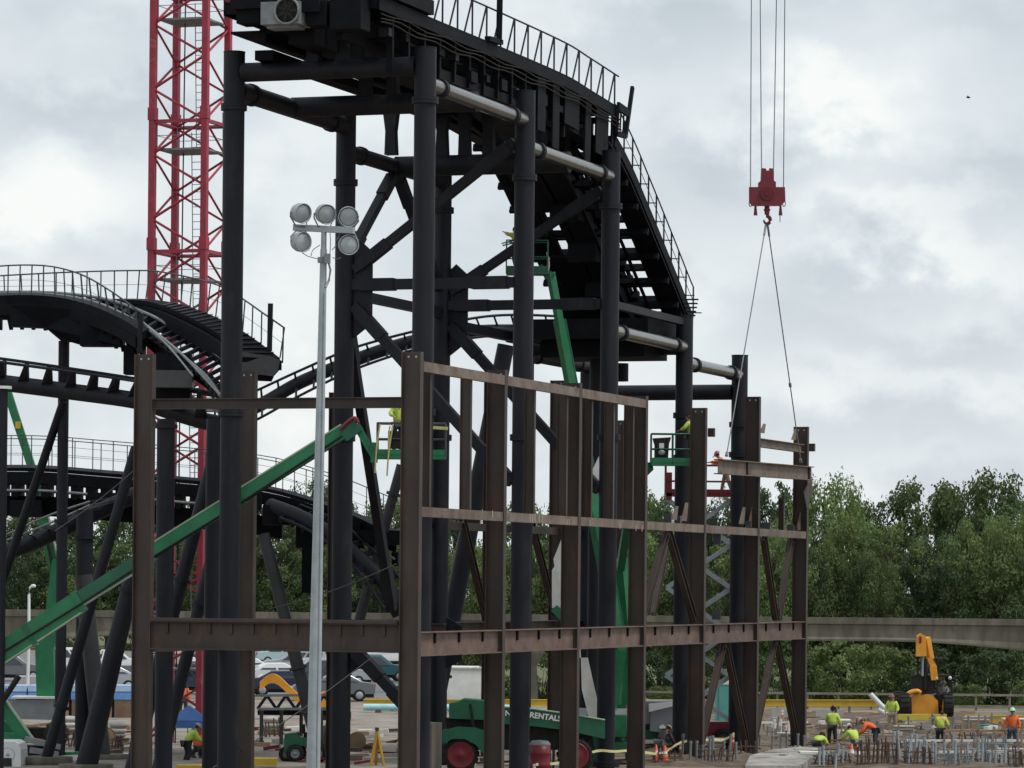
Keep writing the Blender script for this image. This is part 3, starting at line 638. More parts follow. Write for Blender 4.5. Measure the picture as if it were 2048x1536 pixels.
for i_ in range(0, 20):
    p_, q_ = even(NO, 20)[i_], even(NI, 20)[i_]; mb = MB(); mb.prism([p_ - Z * .3, q_ - Z * .3, q_ - Z * 1.35, q_ - Z * 1.35 + (p_ - q_) * .15, p_ - Z * .6], (q_ - p_).cross(Z).normalized() * .12); mb.build('bracket', BLACK2, hill)
track_box('side_girder', even(RC, 30), .3, .75, -.2, k1=30)
track_box('side_girder', even(RD, 30), .14, .32, -.1, k1=31)
mb = MB(); mb.prism([P(20, 652, 135), P(90, 655, 135), P(122, 682, 135), P(138, 682, 135), P(165, 690, 134.5), P(246, 692, 133.5), P(246, 660, 133.5), P(160, 620, 134.5), P(20, 610, 135)], Y * .8); mb.build('haunch_plate', BLACK2, hill)
for (x0, y0, x1, y1, d) in ((247, 690, 272, 748, 133), (160, 640, 240, 692, 134), (308, 705, 380, 800, 129.5), (312, 740, 384, 775, 128.8)):
    mb = MB(); p, q = P(x0, y0, d), P(x1, y1, d); mb.abox(p.x, q.x, d, d + .9, q.z, p.z); mb.build('brake_housing', BLACK2 if x0 != 312 else DGREY, hill)
mb = MB(); mb.prism([P(483, 704, 127.3), P(540, 712, 127.3), P(560, 720, 127.3), P(556, 740, 127.3), P(545, 752, 127.3), P(483, 745, 127.3)], Y * .5); mb.build('end_fascia', DGREY, hill)
mb = MB(); mb.prism([P(500, 745, 127.6), P(548, 748, 127.6), P(542, 762, 127.6), P(500, 760, 127.6)], Y * .4); mb.build('end_fascia', BLACK2, hill)
def railing(parent, base, top, n, w=.045, mids=1, dm=.03):
    a, b = even(base, n), even(top, n); m = MB(); m.path(b, dm, 6); hr = m.build('handrail', DGREY, parent)
    for j in range(mids):
        m = MB(); m.path([lerp(p, q, (j + 1) / (mids + 1)) for p, q in zip(a, b)], .008, 5); m.build('mid_rail', DGREY, hr)
    for p, q in zip(a, b):
        m = MB(); m.bar(p, q, w, w); m.build('rail_post', DGREY, parent)
NT = C3([(-60, 538, 137), (0, 532, 136), (60, 530, 135.5), (110, 534, 135), (165, 550, 134), (215, 578, 133), (264, 612, 132), (286, 628, 131.5)])
railing(nw, NO, NT, 19)
FT = C3([(-60, 555, 142), (45, 549, 141), (150, 544, 140), (275, 541, 137.6), (330, 545, 135.6), (430, 568, 132), (484, 597, 130), (520, 622, 128.6), (569, 656, 127.4)])
railing(fw, [p + V((0, 0, 0)) for p in RD], FT, 27)
mb = MB(); mb.bar(P(541, 607, 128), P(539, 702, 128), .17, .17); mb.build('end_post', BLACK, hill)
mb = MB(); mb.bar(P(281, 627, 131.4), P(279, 705, 131.4), .15, .15); mb.build('end_post', BLACK, hill)
mb = MB(); mb.tube(P(567, 655, 127.3), P(565, 726, 127.3), .03, n=6); mb.build('rail_post', DGREY, hill)
# thin handrail wires by the near rail
mb = MB(); mb.path(C3([(287, 645, 131.4), (337, 693, 129.4), (386, 752, 127)]), .035, 6); mb.build('handrail', GALVD, hill)
mb = MB(); mb.path(C3([(294, 652, 131.2), (360, 705, 129), (410, 757, 127), (441, 790, 125.6)]), .05, 6); mb.build('handrail', GALVD, hill)
# ------------------------------------------------------------------ tube tracks
def tube_track(name, label, spine, r, rails, n, loc, rr=.055, tri=True, mrail=BLACK):
    o = thing(name, label, 'coaster track', loc, 'tube coaster tracks')
    sp = C3(spine); m = MB(); m.path(sp, r, 18); m.build('spine_tube', BLACK, o)
    ev = even(sp, n)
    for rl in rails:
        c = C3(rl); m = MB(); m.path(c, rr, 8); m.build('running_rail', mrail, o)
        for p, q in zip(even(c, n), ev):
            m = MB(); d = (q - p)
            m.loft([[p + X * k * .06 + Y * j * .05 for k, j in ((-1, -1), (1, -1), (1, 1), (-1, 1))], [q + X * k * .24 + Y * j * .05 for k, j in ((-1, -1), (1, -1), (1, 1), (-1, 1))]] if tri else
                   [[p + X * k * .04 + Y * j * .04 for k, j in ((-1, -1), (1, -1), (1, 1), (-1, 1))], [q + X * k * .05 + Y * j * .05 for k, j in ((-1, -1), (1, -1), (1, 1), (-1, 1))]])
            m.build('tie', BLACK, o)
    return o
tube_track('tube_coaster_track', 'thick black tube track with bracketed rails running level at the left below the catwalk hill', [(-80, 756, 136), (0, 765, 135), (140, 783, 134), (270, 801, 132.5), (340, 822, 132), (400, 840, 131.6), (450, 850, 131.2)], .30,
           [[(-80, 713, 135), (0, 724, 134), (140, 743, 133), (270, 762, 131.5), (360, 778, 130), (442, 795, 129)], [(-80, 707, 137), (0, 717, 136.4), (140, 737, 135.2), (270, 757, 134), (360, 772, 133), (442, 790, 132)]], 12, P(-60, 765, 136))
tube_track('tube_coaster_track', 'black tube track rising from the tall left column up to the right behind the tower', [(430, 850, 153), (520, 810, 152), (600, 765, 152), (690, 728, 152), (760, 702, 152), (830, 682, 152), (900, 668, 152.5), (980, 662, 153), (1060, 663, 154), (1150, 672, 155), (1240, 690, 157)], .27,
           [[(430, 820, 153), (520, 778, 152), (600, 741, 151.6), (690, 702, 151.6), (760, 680, 151.6), (830, 662, 151.6), (900, 645, 152), (980, 632, 152.6), (1060, 630, 153.4), (1150, 636, 154.4), (1240, 650, 156)],
            [(430, 880, 152.4), (520, 836, 151.4), (600, 791, 151.2), (690, 747, 151.2), (760, 720, 151.2), (830, 699, 151.2), (900, 683, 151.6), (980, 672, 152), (1060, 672, 153), (1150, 682, 154), (1240, 700, 156)]], 24, P(450, 845, 153), tri=False)
tube_track('tube_coaster_track', 'low black tube track with pale rails slanting up from the left edge, beneath the walkway', [(-60, 1128, 140), (0, 1108, 140), (60, 1087, 140), (130, 1055, 140), (200, 1022, 140), (280, 985, 140)], .3,
           [[(-60, 1098, 139), (20, 1066, 139), (100, 1030, 139), (180, 1003, 139)], [(-60, 1102, 138.6), (20, 1078, 138.6), (100, 1046, 138.6), (180, 1010, 138.6)]], 10, P(-40, 1120, 140), .04, False, GALVD)
# ------------------------------------------------------------------ low railed walkway track
low = thing('walkway_coaster_track', 'dark low coaster track with a railed walkway, crossing at half height behind the left columns', 'coaster track', P(150, 1000, 142))
LA = C3([(-60, 936, 142), (80, 936, 142), (200, 945, 142), (330, 956, 142), (450, 967, 142), (540, 978, 142), (620, 1000, 141.5), (700, 1028, 141), (790, 1072, 140)])
LBk = C3([(-60, 930, 144), (80, 930, 144), (200, 939, 144), (330, 950, 144), (450, 961, 144), (540, 972, 144), (620, 993, 143.5), (700, 1020, 143), (800, 1062, 142)])
mb = MB(); ribbon(mb, LA, LBk, 30, .14); lw = mb.build('catwalk', BLACK2, low)
ev = even(LA, 30)
def low_box(name, dz, h, w, dy=0.0, k0=0, k1=31, m=BLACK2):
    mb = MB(); rings = []
    for p in ev[k0:k1]:
        p = p + Z * dz + Y * dy; rings.append([p - Y * w / 2, p + Y * w / 2, p + Y * w / 2 - Z * h, p - Y * w / 2 - Z * h])
    mb.loft(rings); return mb.build(name, m, low)
low_box('side_girder', -.15, .48, .2); low_box('spine_beam', -1.05, .75, .8, 1.0, 0, 22); low_box('side_girder', -.3, .3, .2, 2.0)
for dy in (-.2, 1.5):
    mb = MB(); mb.path([p + Z * -.86 + Y * dy for p in ev], .05, 8); mb.build('running_rail', GALVD, low)
for i in range(0, 31):
    mb = MB(); p = ev[i]; mb.abox(p.x - .12, p.x + .12, p.y - .1, p.y + 2.1, p.z - 1.12, p.z - .6); mb.build('tie', BLACK2, low)
for (x0, y0, x1, y1, d) in ((20, 1000, 80, 1034, 141.4), (175, 985, 262, 1012, 141.4), (525, 1010, 600, 1050, 140.6), (592, 1046, 636, 1096, 140.4), (604, 1096, 634, 1186, 140.4), (640, 1040, 720, 1088, 140.4), (455, 985, 520, 1020, 141), (700, 1060, 800, 1086, 140)):
    mb = MB(); p, q = P(x0, y0, d), P(x1, y1, d); mb.abox(p.x, q.x, d, d + 1.2, q.z, p.z); mb.build('brake_housing', BLACK2, low)
railing(lw, [p for p in LBk], [p + Z * 1.12 for p in LBk], 22, .035, 2, .02)
railing(lw, [p for p in LA][0:40], [p + Z * 1.1 for p in LA][0:40], 14, .035, 1, .02)
low2 = thing('curving_coaster_track', 'dark coaster track curving down behind the light mast between the brown columns', 'coaster track', P(720, 1200, 139))
mb = MB(); mb.path(C3([(540, 1012, 141), (600, 1035, 140), (660, 1070, 139), (720, 1120, 138.4), (770, 1170, 138), (800, 1230, 138)]), .3, 14); mb.build('spine_tube', BLACK, low2)
c1 = C3([(560, 1035, 140), (620, 1062, 139), (680, 1105, 138), (730, 1160, 137.6), (765, 1215, 137.4)]); c2 = C3([(600, 1010, 141), (680, 1045, 140), (740, 1095, 139), (790, 1145, 138.6), (830, 1205, 138.4)])
for c in (c1, c2):
    mb = MB(); mb.path(c, .06, 8); mb.build('running_rail', BLACK, low2)
for p, q in zip(even(c1, 10), even(c2, 10)):
    mb = MB(); mb.bar(p - Z * .1, q - Z * .1, .1, .2); mb.build('tie', BLACK, low2)
mb = MB(); mb.prism([P(712, 1060, 139), P(800, 1068, 139), P(803, 1090, 139), P(745, 1090, 139), P(730, 1080, 139)], Y * .6); mb.build('end_fascia', BLACK2, low2)
DUSTY = mat('dusty_dark_pipe', (.045, .047, .05), .5, 0, (.022, .023, .026), 1.0, .7, spec=.4)
# ------------------------------------------------------------------ support legs of the left coaster
def leg(label, p, q, w0, w1=None, m=BLACK, fl=(), cap=None, g='slanted pipe legs of the left coaster'):
    w1 = w1 or w0
    if q.z > .3: q = p + (q - p) * ((p.z - .05) / (p.z - q.z))
    k0, k1 = p.y / FPX / 2, q.y / FPX / 2
    o = thing('support_leg', label, 'support leg', (q.x, q.y, q.z), g)
    mb = MB(); mb.tube(p, q, w0 * k0, w1 * k1, 20); lg = mb.build('pipe', m, o)
    for f in fl:
        c = lerp(p, q, f); d = (q - p).normalized(); rr = lerp(w0 * k0, w1 * k1, f); mb = MB(); mb.tube(c - d * .06, c + d * .06, rr + .09, n=20); mb.build('flange', m, o)
    if q.z > -1: mb = MB(); b_ = V((q.x, q.y, 0)); mb.lathe(b_, Z, [(.0, -.1), (.95, -.1), (.95, max(.12, q.z + .12)), (.0, max(.12, q.z + .12))], 20); mb.build('footing', CONC, o)
    if cap: mb = MB(); mb.tube(p, p + Z * .09, w0 * k0 + .12, n=20); mb.build('cap_plate', cap, o)
def GR(px, py, d=None):
    return G(px, py)
LEGS = [('black vertical pipe column under the crest of the catwalk hill', P(128, 682, 136.5), P(119, 1520, 136.5), 22, 22, (.43,)),
        ('thin black pipe leg slanting to the left picture edge from the hill column', P(127, 803, 136.2), P(-20, 1235, 139), 17, 19, ()),
        ('long black pipe leg slanting from the left brown column down to the lower left', P(272, 895, 133), P(92, 1520, 133), 21, 23, (.83,)),
        ('thick black pipe leg slanting steeply just left of the left brown column', P(275, 1115, 131), P(172, 1536, 131), 34, 44, (.16,)),
        ('black pipe leg slanting in front of the red mast down to the left', P(430, 905, 127), P(258, 1560, 127), 26, 30, (.39,)),
        ('second black pipe leg slanting beside the tall left tower column', P(463, 960, 126), P(331, 1480, 126), 24, 26, (.42,)),
        ('black vertical pipe column with a flange below the low walkway', P(170, 1020, 138), P(166, 1520, 138), 34, 34, (.11,)),
        ('dusty black pipe leg spreading to the right below the flanged column', P(166, 1150, 137.4), P(203, 1500, 137.4), 34, 36, ()),
        ('black vertical pipe column at the left edge of the picture with a pale cap', P(4, 778, 118), P(-6, 1660, 118), 24, 24, ()),
        ('wide black vertical column right beside the left brown column', P(332, 838, 123), P(326, 1590, 123), 36, 36, (.02,)),
        ('black vertical column half hidden by the tall left tower column', P(428, 838, 124), P(420, 1580, 124), 30, 34, ()),
        ('grey pipe leg slanting to the right behind the light mast', P(527, 1068, 139.6), P(636, 1490, 139), 24, 28, (.6,)),
        ('broad dark leg slanting down left between the brown columns behind the tower', P(1012, 690, 153), P(898, 1262, 153), 34, 40, (.83,)),
        ('dusty pipe leg slanting down left behind the near corner column', P(803, 930, 140), P(716, 1250, 140), 20, 22, (.1,))]
for i, (lb_, p, q, w0, w1, fl) in enumerate(LEGS):
    leg(lb_, p, q, w0, w1, DUSTY if 'dusty' in lb_ or 'grey' in lb_ else BLACK, fl, WHITE if 'pale cap' in lb_ else None, 'pipe legs of the left coaster')
# ------------------------------------------------------------------ car park, guideway, fence
NUM = ['first', 'second', 'third', 'fourth', 'fifth', 'sixth', 'seventh', 'eighth', 'ninth', 'tenth', 'eleventh', 'twelfth', 'thirteenth', 'fourteenth', 'fifteenth', 'sixteenth', 'seventeenth', 'eighteenth', 'nineteenth', 'twentieth', 'twenty-first', 'twenty-second', 'twenty-third', 'twenty-fourth', 'twenty-fifth']
m = MB(); m.add([(-60, 212, .004), (-4, 212, .004), (-4, 338, .004), (-90, 338, .004)], [(0, 1, 2, 3)]); tag(m.build('car_park', ASPH), kind='structure')
LINEP = mat('road_paint', (.6, .6, .56), .8, 0, (.4, .4, .38), 3, .8)
SAND = mat('pale_sand', (.30, .27, .23), .95, 0, (.15, .125, .10), .6, .95, .4)
m = MB(); m.add([(-16, 128, .004), (2, 128, .004), (2, 206, .004), (-60, 206, .004), (-40, 160, .004)], [(0, 1, 2, 3, 4)]); tag(m.build('sand_yard', SAND), kind='structure')
GRASSG = mat('rough_grass_ground', (.085, .11, .035), .95, 0, (.13, .115, .06), .4, .9, .4)
m = MB(); m.add([(-4, 203, .004), (120, 203, .004), (160, 420, .004), (-4, 420, .004)], [(0, 1, 2, 3)]); tag(m.build('grass_verge', GRASSG), kind='structure')
m = MB(); m.add([(-160, 342, .004), (-4, 342, .004), (-4, 520, .004), (-260, 520, .004)], [(0, 1, 2, 3)]); tag(m.build('grass_bank', GRASSG), kind='structure')
YG = 207.0
gw = thing('monorail_guideway', 'long grey concrete monorail guideway beam crossing in front of the trees', 'guideway', (0, YG, 0))
def gz(px, py): return P(px, py, YG).z
zt, zb = gz(1800, 1236), gz(1700, 1280)
for (x0, x1) in ((-89, -59.0), (-58.95, -29.0), (-28.95, 1.0), (1.05, 31.0), (31.05, 61)):
    rings = []
    for k in range(25):
        x = lerp(x0, x1, k / 24); a = abs(k / 12 - 1); hn = .05 + .75 * max(0, a - .35) ** 1.6 / .5
        prof_ = [(-.33, zt), (.33, zt), (.33, zt - .35), (.24, zt - .42), (.24, zb + .18 - hn * .5), (.33, zb + .1 - hn), (.33, zb - hn), (-.33, zb - hn), (-.33, zb + .1 - hn), (-.24, zb + .18 - hn * .5), (-.24, zt - .42), (-.33, zt - .35)]
        rings.append([V((x, YG + y, z)) for y, z in prof_])
    m = MB(); m.loft(rings); m.build('guideway_beam', CONC, gw)
for x in (-89, -59, -29, 1, 31, 61):
    m = MB(); hw = .45
    m.loft([[V((x + sx * w, YG + sy * d, z)) for sx, sy in ((-1, -1), (1, -1), (1, 1), (-1, 1))] for w, d, z in ((.5, .5, -.05), (.42, .42, zb - 1.6), (.8, .5, zb - .86), (.8, .5, zb - .72))])
    m.build('pier', CONC, gw)
# post and rail fence before the trees
fence = thing('post_and_rail_fence', 'weathered post and rail fence in front of the trees on the right', 'fence', (30, 200, 0))
FG = mat('weathered_fence_wood', (.24, .22, .18), .85, 0, (.14, .13, .10), 2, .8)
zr = P(1800, 1388, 200).z
for k in range(24):
    x = P(1290, 1400, 200).x + k * 1.75 + .2 * math.sin(k * 7)
    m = MB(); m.abox(x - .055, x + .055, 199.95, 200.06, 0, zr + .05); m.build('post', FG, fence)
for z in (zr, zr - .62):
    m = MB(); m.abox(P(1290, 1400, 200).x - .3, P(1290, 1400, 200).x + 41, 199.88, 199.945, z - .07, z + .05); m.build('rail', FG, fence)
# ------------------------------------------------------------------ trees
LEAFD = mat('dark_leaves', (.082, .124, .052), .7, 0, (.046, .074, .038), .28, .9, spec=.3, rand=.22, transl=.3, det=3)  # distance haze is mixed into the leaf colours, paler and bluer
LEAFM = mat('mid_leaves', (.132, .185, .066), .7, 0, (.072, .112, .05), .28, .9, spec=.3, rand=.22, transl=.35, det=3)
LEAFL = mat('light_leaves', (.195, .26, .092), .7, 0, (.11, .16, .062), .28, .9, spec=.3, rand=.2, transl=.38, det=3)
BARK = mat('tree_bark', (.09, .075, .058), .9, 0, (.05, .042, .034), 3, .8, .3, stretch=(1, 1, .3))
def crown_mesh(seed, h=10.0, r=4.2, lobes=60, per=400, leaf=.29, sparse=.0, base=.22):
    rnd = random.Random(seed); vs_, fs = [], []; cl = []
    for i in range(lobes):
        u_ = (i + rnd.random() * .9) / lobes; zz = base + (1 - base) * u_ ** .85
        env = math.sqrt(max(.12, 1 - ((zz - .56) / .5) ** 2)) if 1 else math.sin(math.pi * min(.97, max(.10, (zz - base * .6) / (1.03 - base * .6)))) ** .62
        a = i * 2.399 + rnd.uniform(-.6, .6); rr = r * env * rnd.uniform(.3, .95) ** .7
        cl.append((V((math.cos(a) * rr, math.sin(a) * rr, zz * h * rnd.uniform(.93, 1.03))), rnd.uniform(.55, 1.05) * r * .36 * (1 - .35 * u_)))
    for c, q in cl:
        sq = rnd.uniform(.6, .9)
        for j in range(int(per * (1 - sparse) * min(1.4, (q / (r * .3)) ** 2))):
            d = V((rnd.gauss(0, 1), rnd.gauss(0, 1), rnd.gauss(0, 1))).normalized(); rad = q * (rnd.random() ** .4) * rnd.uniform(.75, 1.28)
            p = c + V((d.x, d.y, d.z * sq)) * rad
            n_ = (d + V((rnd.gauss(0, .7), rnd.gauss(0, .7), rnd.gauss(0, .7) + .35))).normalized()
            t_ = n_.cross(V((rnd.gauss(0, 1), rnd.gauss(0, 1), rnd.gauss(0, 1)))).normalized(); b_ = n_.cross(t_); s_ = leaf * rnd.uniform(.5, 1.15)
            o = len(vs_); vs_ += [p - t_ * s_ * .5, p + b_ * s_ * .32 + n_ * s_ * .1, p + t_ * s_ * .55, p - b_ * s_ * .32 + n_ * s_ * .1]; fs.append((o, o + 1, o + 2, o + 3))
    me = bpy.data.meshes.new('crown'); me.from_pydata([tuple(v) for v in vs_], [], fs); me.materials.append(LEAFM); me.polygons.foreach_set('use_smooth', [True] * len(fs))
    return me, cl
def trunk_mesh(cl, h, seed):
    rnd = random.Random(seed); m = MB(); top = V((rnd.uniform(-.4, .4), rnd.uniform(-.4, .4), h * .82)); pts = [V((0, 0, -.1)), V((rnd.uniform(-.15, .15), 0, h * .3)), V((rnd.uniform(-.3, .3), rnd.uniform(-.3, .3), h * .55)), top]
    m.path(smooth_pts(pts, 4), [lerp(.26, .05, k / 12) for k in range(13)], 8)
    for c, q in cl[::2]:
        z = min(h * .75, max(h * .2, c.z - c.xy.length * .7)); b = V((0, 0, z)); m.path([b, lerp(b, c, .55) + Z * -.2, c], [.09, .06, .025], 6)
    me = bpy.data.meshes.new('trunk'); me.from_pydata([tuple(p) for p in m.v], [], m.f); me.materials.append(BARK); me.polygons.foreach_set('use_smooth', m.sm); return me
VAR = []
for sd, kw in ((1, {}), (2, dict(r=3.6, lobes=54)), (3, dict(r=4.8, lobes=64)), (4, dict(r=3.2, lobes=36, sparse=.25)), (5, dict(r=4.3, lobes=62, base=.12))):
    cm, cl = crown_mesh(sd, **kw); VAR.append((cm, trunk_mesh(cl, 10.0, sd), kw.get('r', 4.2)))
BUSH = [crown_mesh(31, 3.0, 2.3, 20, 190, .26, base=.0)[0], crown_mesh(32, 3.0, 2.6, 22, 190, .26, base=.0)[0]]
BST = MB()
for k in range(5): BST.path([(0.1 * math.cos(k * 1.3), .1 * math.sin(k * 1.3), -.05), (.5 * math.cos(k * 1.3), .5 * math.sin(k * 1.3), 1.2), (1.0 * math.cos(k * 1.3), 1.0 * math.sin(k * 1.3), 2.1)], [.05, .035, .015], 6)
bst = bpy.data.meshes.new('stems'); bst.from_pydata([tuple(p) for p in BST.v], [], BST.f); bst.materials.append(BARK)
def plant(kind, px, ytop, wpx, y, leafm, label, group, v, seed):
    b = P(px, HZ, y); top = P(px, ytop, y).z; rnd = random.Random(seed); o = thing(kind, label, 'tree' if kind == 'tree' else 'shrub', (b.x, y, 0), group)
    o.rotation_euler = (0, 0, rnd.uniform(0, 6.28)); w = wpx / FPX * y / 2
    if kind == 'tree': me, tm, r0 = VAR[v % 5]; sz = top / 10.2
    else: me, tm, r0 = BUSH[v % 2], bst, 2.4; sz = top / 3.1
    sx = max(.55 * sz, min(1.5 * sz, w / r0 * 1.05))
    for nm, mm in (('crown', me), ('trunk' if kind == 'tree' else 'stems', tm)):
        c = bpy.data.objects.new(nm, mm); COL.objects.link(c); c.parent = o; c.scale = (sx, sx, sz)
        if nm == 'crown': c.material_slots[0].link = 'OBJECT'; c.material_slots[0].material = leafm
D, M_, L_ = LEAFD, LEAFM, LEAFL
TREES_BACK = [(1652, 962, 90, 228, L_), (1712, 1010, 150, 240, M_), (1752, 1012, 150, 246, D), (1850, 952, 225, 240, M_), (1925, 990, 160, 246, D), (1990, 956, 200, 240, M_), (2060, 1000, 190, 236, M_),
              (1335, 985, 120, 236, M_), (1395, 1010, 120, 240, D), (1470, 1000, 130, 244, M_), (1543, 972, 80, 244, D), (1592, 996, 90, 240, D), (1270, 1010, 140, 240, M_), (1190, 1015, 150, 244, D), (1110, 1018, 150, 240, M_), (1030, 1015, 140, 244, M_), (950, 1012, 140, 242, D)]
TREES_FRONT = [(1690, 1045, 150, 222, L_), (1790, 1050, 140, 221, L_), (1868, 1062, 150, 223, D), (1958, 1046, 150, 220, L_), (2045, 1035, 140, 219, L_), (1745, 1110, 130, 218, M_), (1900, 1120, 150, 219, D), (2010, 1125, 150, 217, M_), (1640, 1085, 130, 219, M_),
               (1565, 1060, 130, 219, L_), (1500, 1100, 130, 221, M_), (1440, 1080, 130, 219, L_), (1320, 1065, 140, 219, L_), (1375, 1105, 130, 218, M_), (1215, 1090, 140, 220, L_), (1140, 1100, 140, 219, M_), (1065, 1088, 140, 221, L_), (985, 1095, 140, 219, L_), (925, 1080, 130, 222, L_)]
TREES_LEFT = [(20, 1015, 150, 360, M_), (95, 1004, 150, 366, D), (170, 1010, 150, 360, M_), (250, 1002, 150, 364, M_), (330, 1012, 140, 362, D), (410, 1006, 150, 366, M_), (490, 1010, 150, 362, D), (570, 1004, 140, 366, M_), (628, 972, 90, 362, M_), (690, 1010, 140, 364, D), (770, 1004, 150, 362, M_), (850, 1010, 150, 366, M_),
              (55, 1075, 130, 350, D), (135, 1085, 130, 348, M_), (215, 1078, 130, 350, M_), (300, 1085, 130, 348, D), (390, 1080, 130, 350, M_), (480, 1085, 130, 348, D), (560, 1082, 130, 350, M_), (650, 1085, 130, 348, M_), (740, 1080, 130, 350, D), (825, 1085, 130, 348, M_)]
SHRUBS = [(1690, 1285, 180, 210.5, L_), (1760, 1292, 150, 211, L_), (1640, 1300, 120, 210.5, L_), (1835, 1300, 130, 211, D), (1905, 1305, 140, 211, D), (1975, 1300, 140, 211, D), (2030, 1305, 110, 210.5, M_), (1930, 1368, 90, 208.5, L_), (1560, 1310, 130, 211, M_), (1480, 1300, 130, 211, D), (1400, 1310, 130, 211, M_), (1330, 1300, 120, 211, D), (1250, 1310, 120, 211, M_), (1160, 1305, 130, 211, D), (1085, 1312, 110, 211, M_), (1000, 1315, 120, 211, M_), (2060, 1365, 90, 209, L_), (1330, 1372, 90, 209, L_),
          (40, 1262, 190, 345, D), (150, 1268, 190, 345, D), (260, 1262, 190, 345, D), (370, 1268, 190, 345, D), (480, 1266, 190, 345, D), (590, 1268, 190, 345, D), (700, 1266, 190, 345, D), (810, 1268, 190, 345, D)]
CN = {D.name: 'dark green', M_.name: 'mid green', L_.name: 'light yellow-green'}
for nm, rows, grp, wh in (('tree', TREES_BACK, 'trees beyond the guideway', 'in the tall back row behind the guideway'), ('tree', TREES_FRONT, 'trees beyond the guideway', 'in the front row just behind the guideway'),
                          ('tree', TREES_LEFT[:12], 'trees beyond the car park', 'in the far row beyond the car park'), ('tree', TREES_LEFT[12:], 'trees beyond the car park', 'in the near row beyond the car park'),
                          ('shrub', SHRUBS[:18], 'shrubs below the guideway', 'below the guideway'), ('shrub', SHRUBS[18:], 'shrubs beyond the car park', 'at the far side of the car park')):
    order = sorted(range(len(rows)), key=lambda i: -rows[i][0])
    for rank, i in enumerate(order):
        px, yt, w, y, lm_ = rows[i]
        plant(nm, px, yt, w, y, lm_, '%s leafy %s, %s from the right %s' % (CN[lm_.name], nm, NUM[rank], wh), grp, i * 3 + int(px) % 5, i * 17 + int(px))
# slender trunks by the pale wall seen under the girder
wl = thing('site_wall', 'pale low wall seen under the girder between the brown columns', 'wall', P(930, 1400, 204))
m = MB(); a = P(880, 1372, 204); m.abox(a.x, P(975, 1372, 204).x, 204, 204.3, 0, P(930, 1340, 204).z); m.build('wall_panel', OFFW, wl)
m = MB(); m.abox(a.x - .02, P(975, 1372, 204).x + .02, 203.95, 204.35, P(930, 1340, 204).z, P(930, 1336, 204).z); m.build('coping', CONCL, wl)
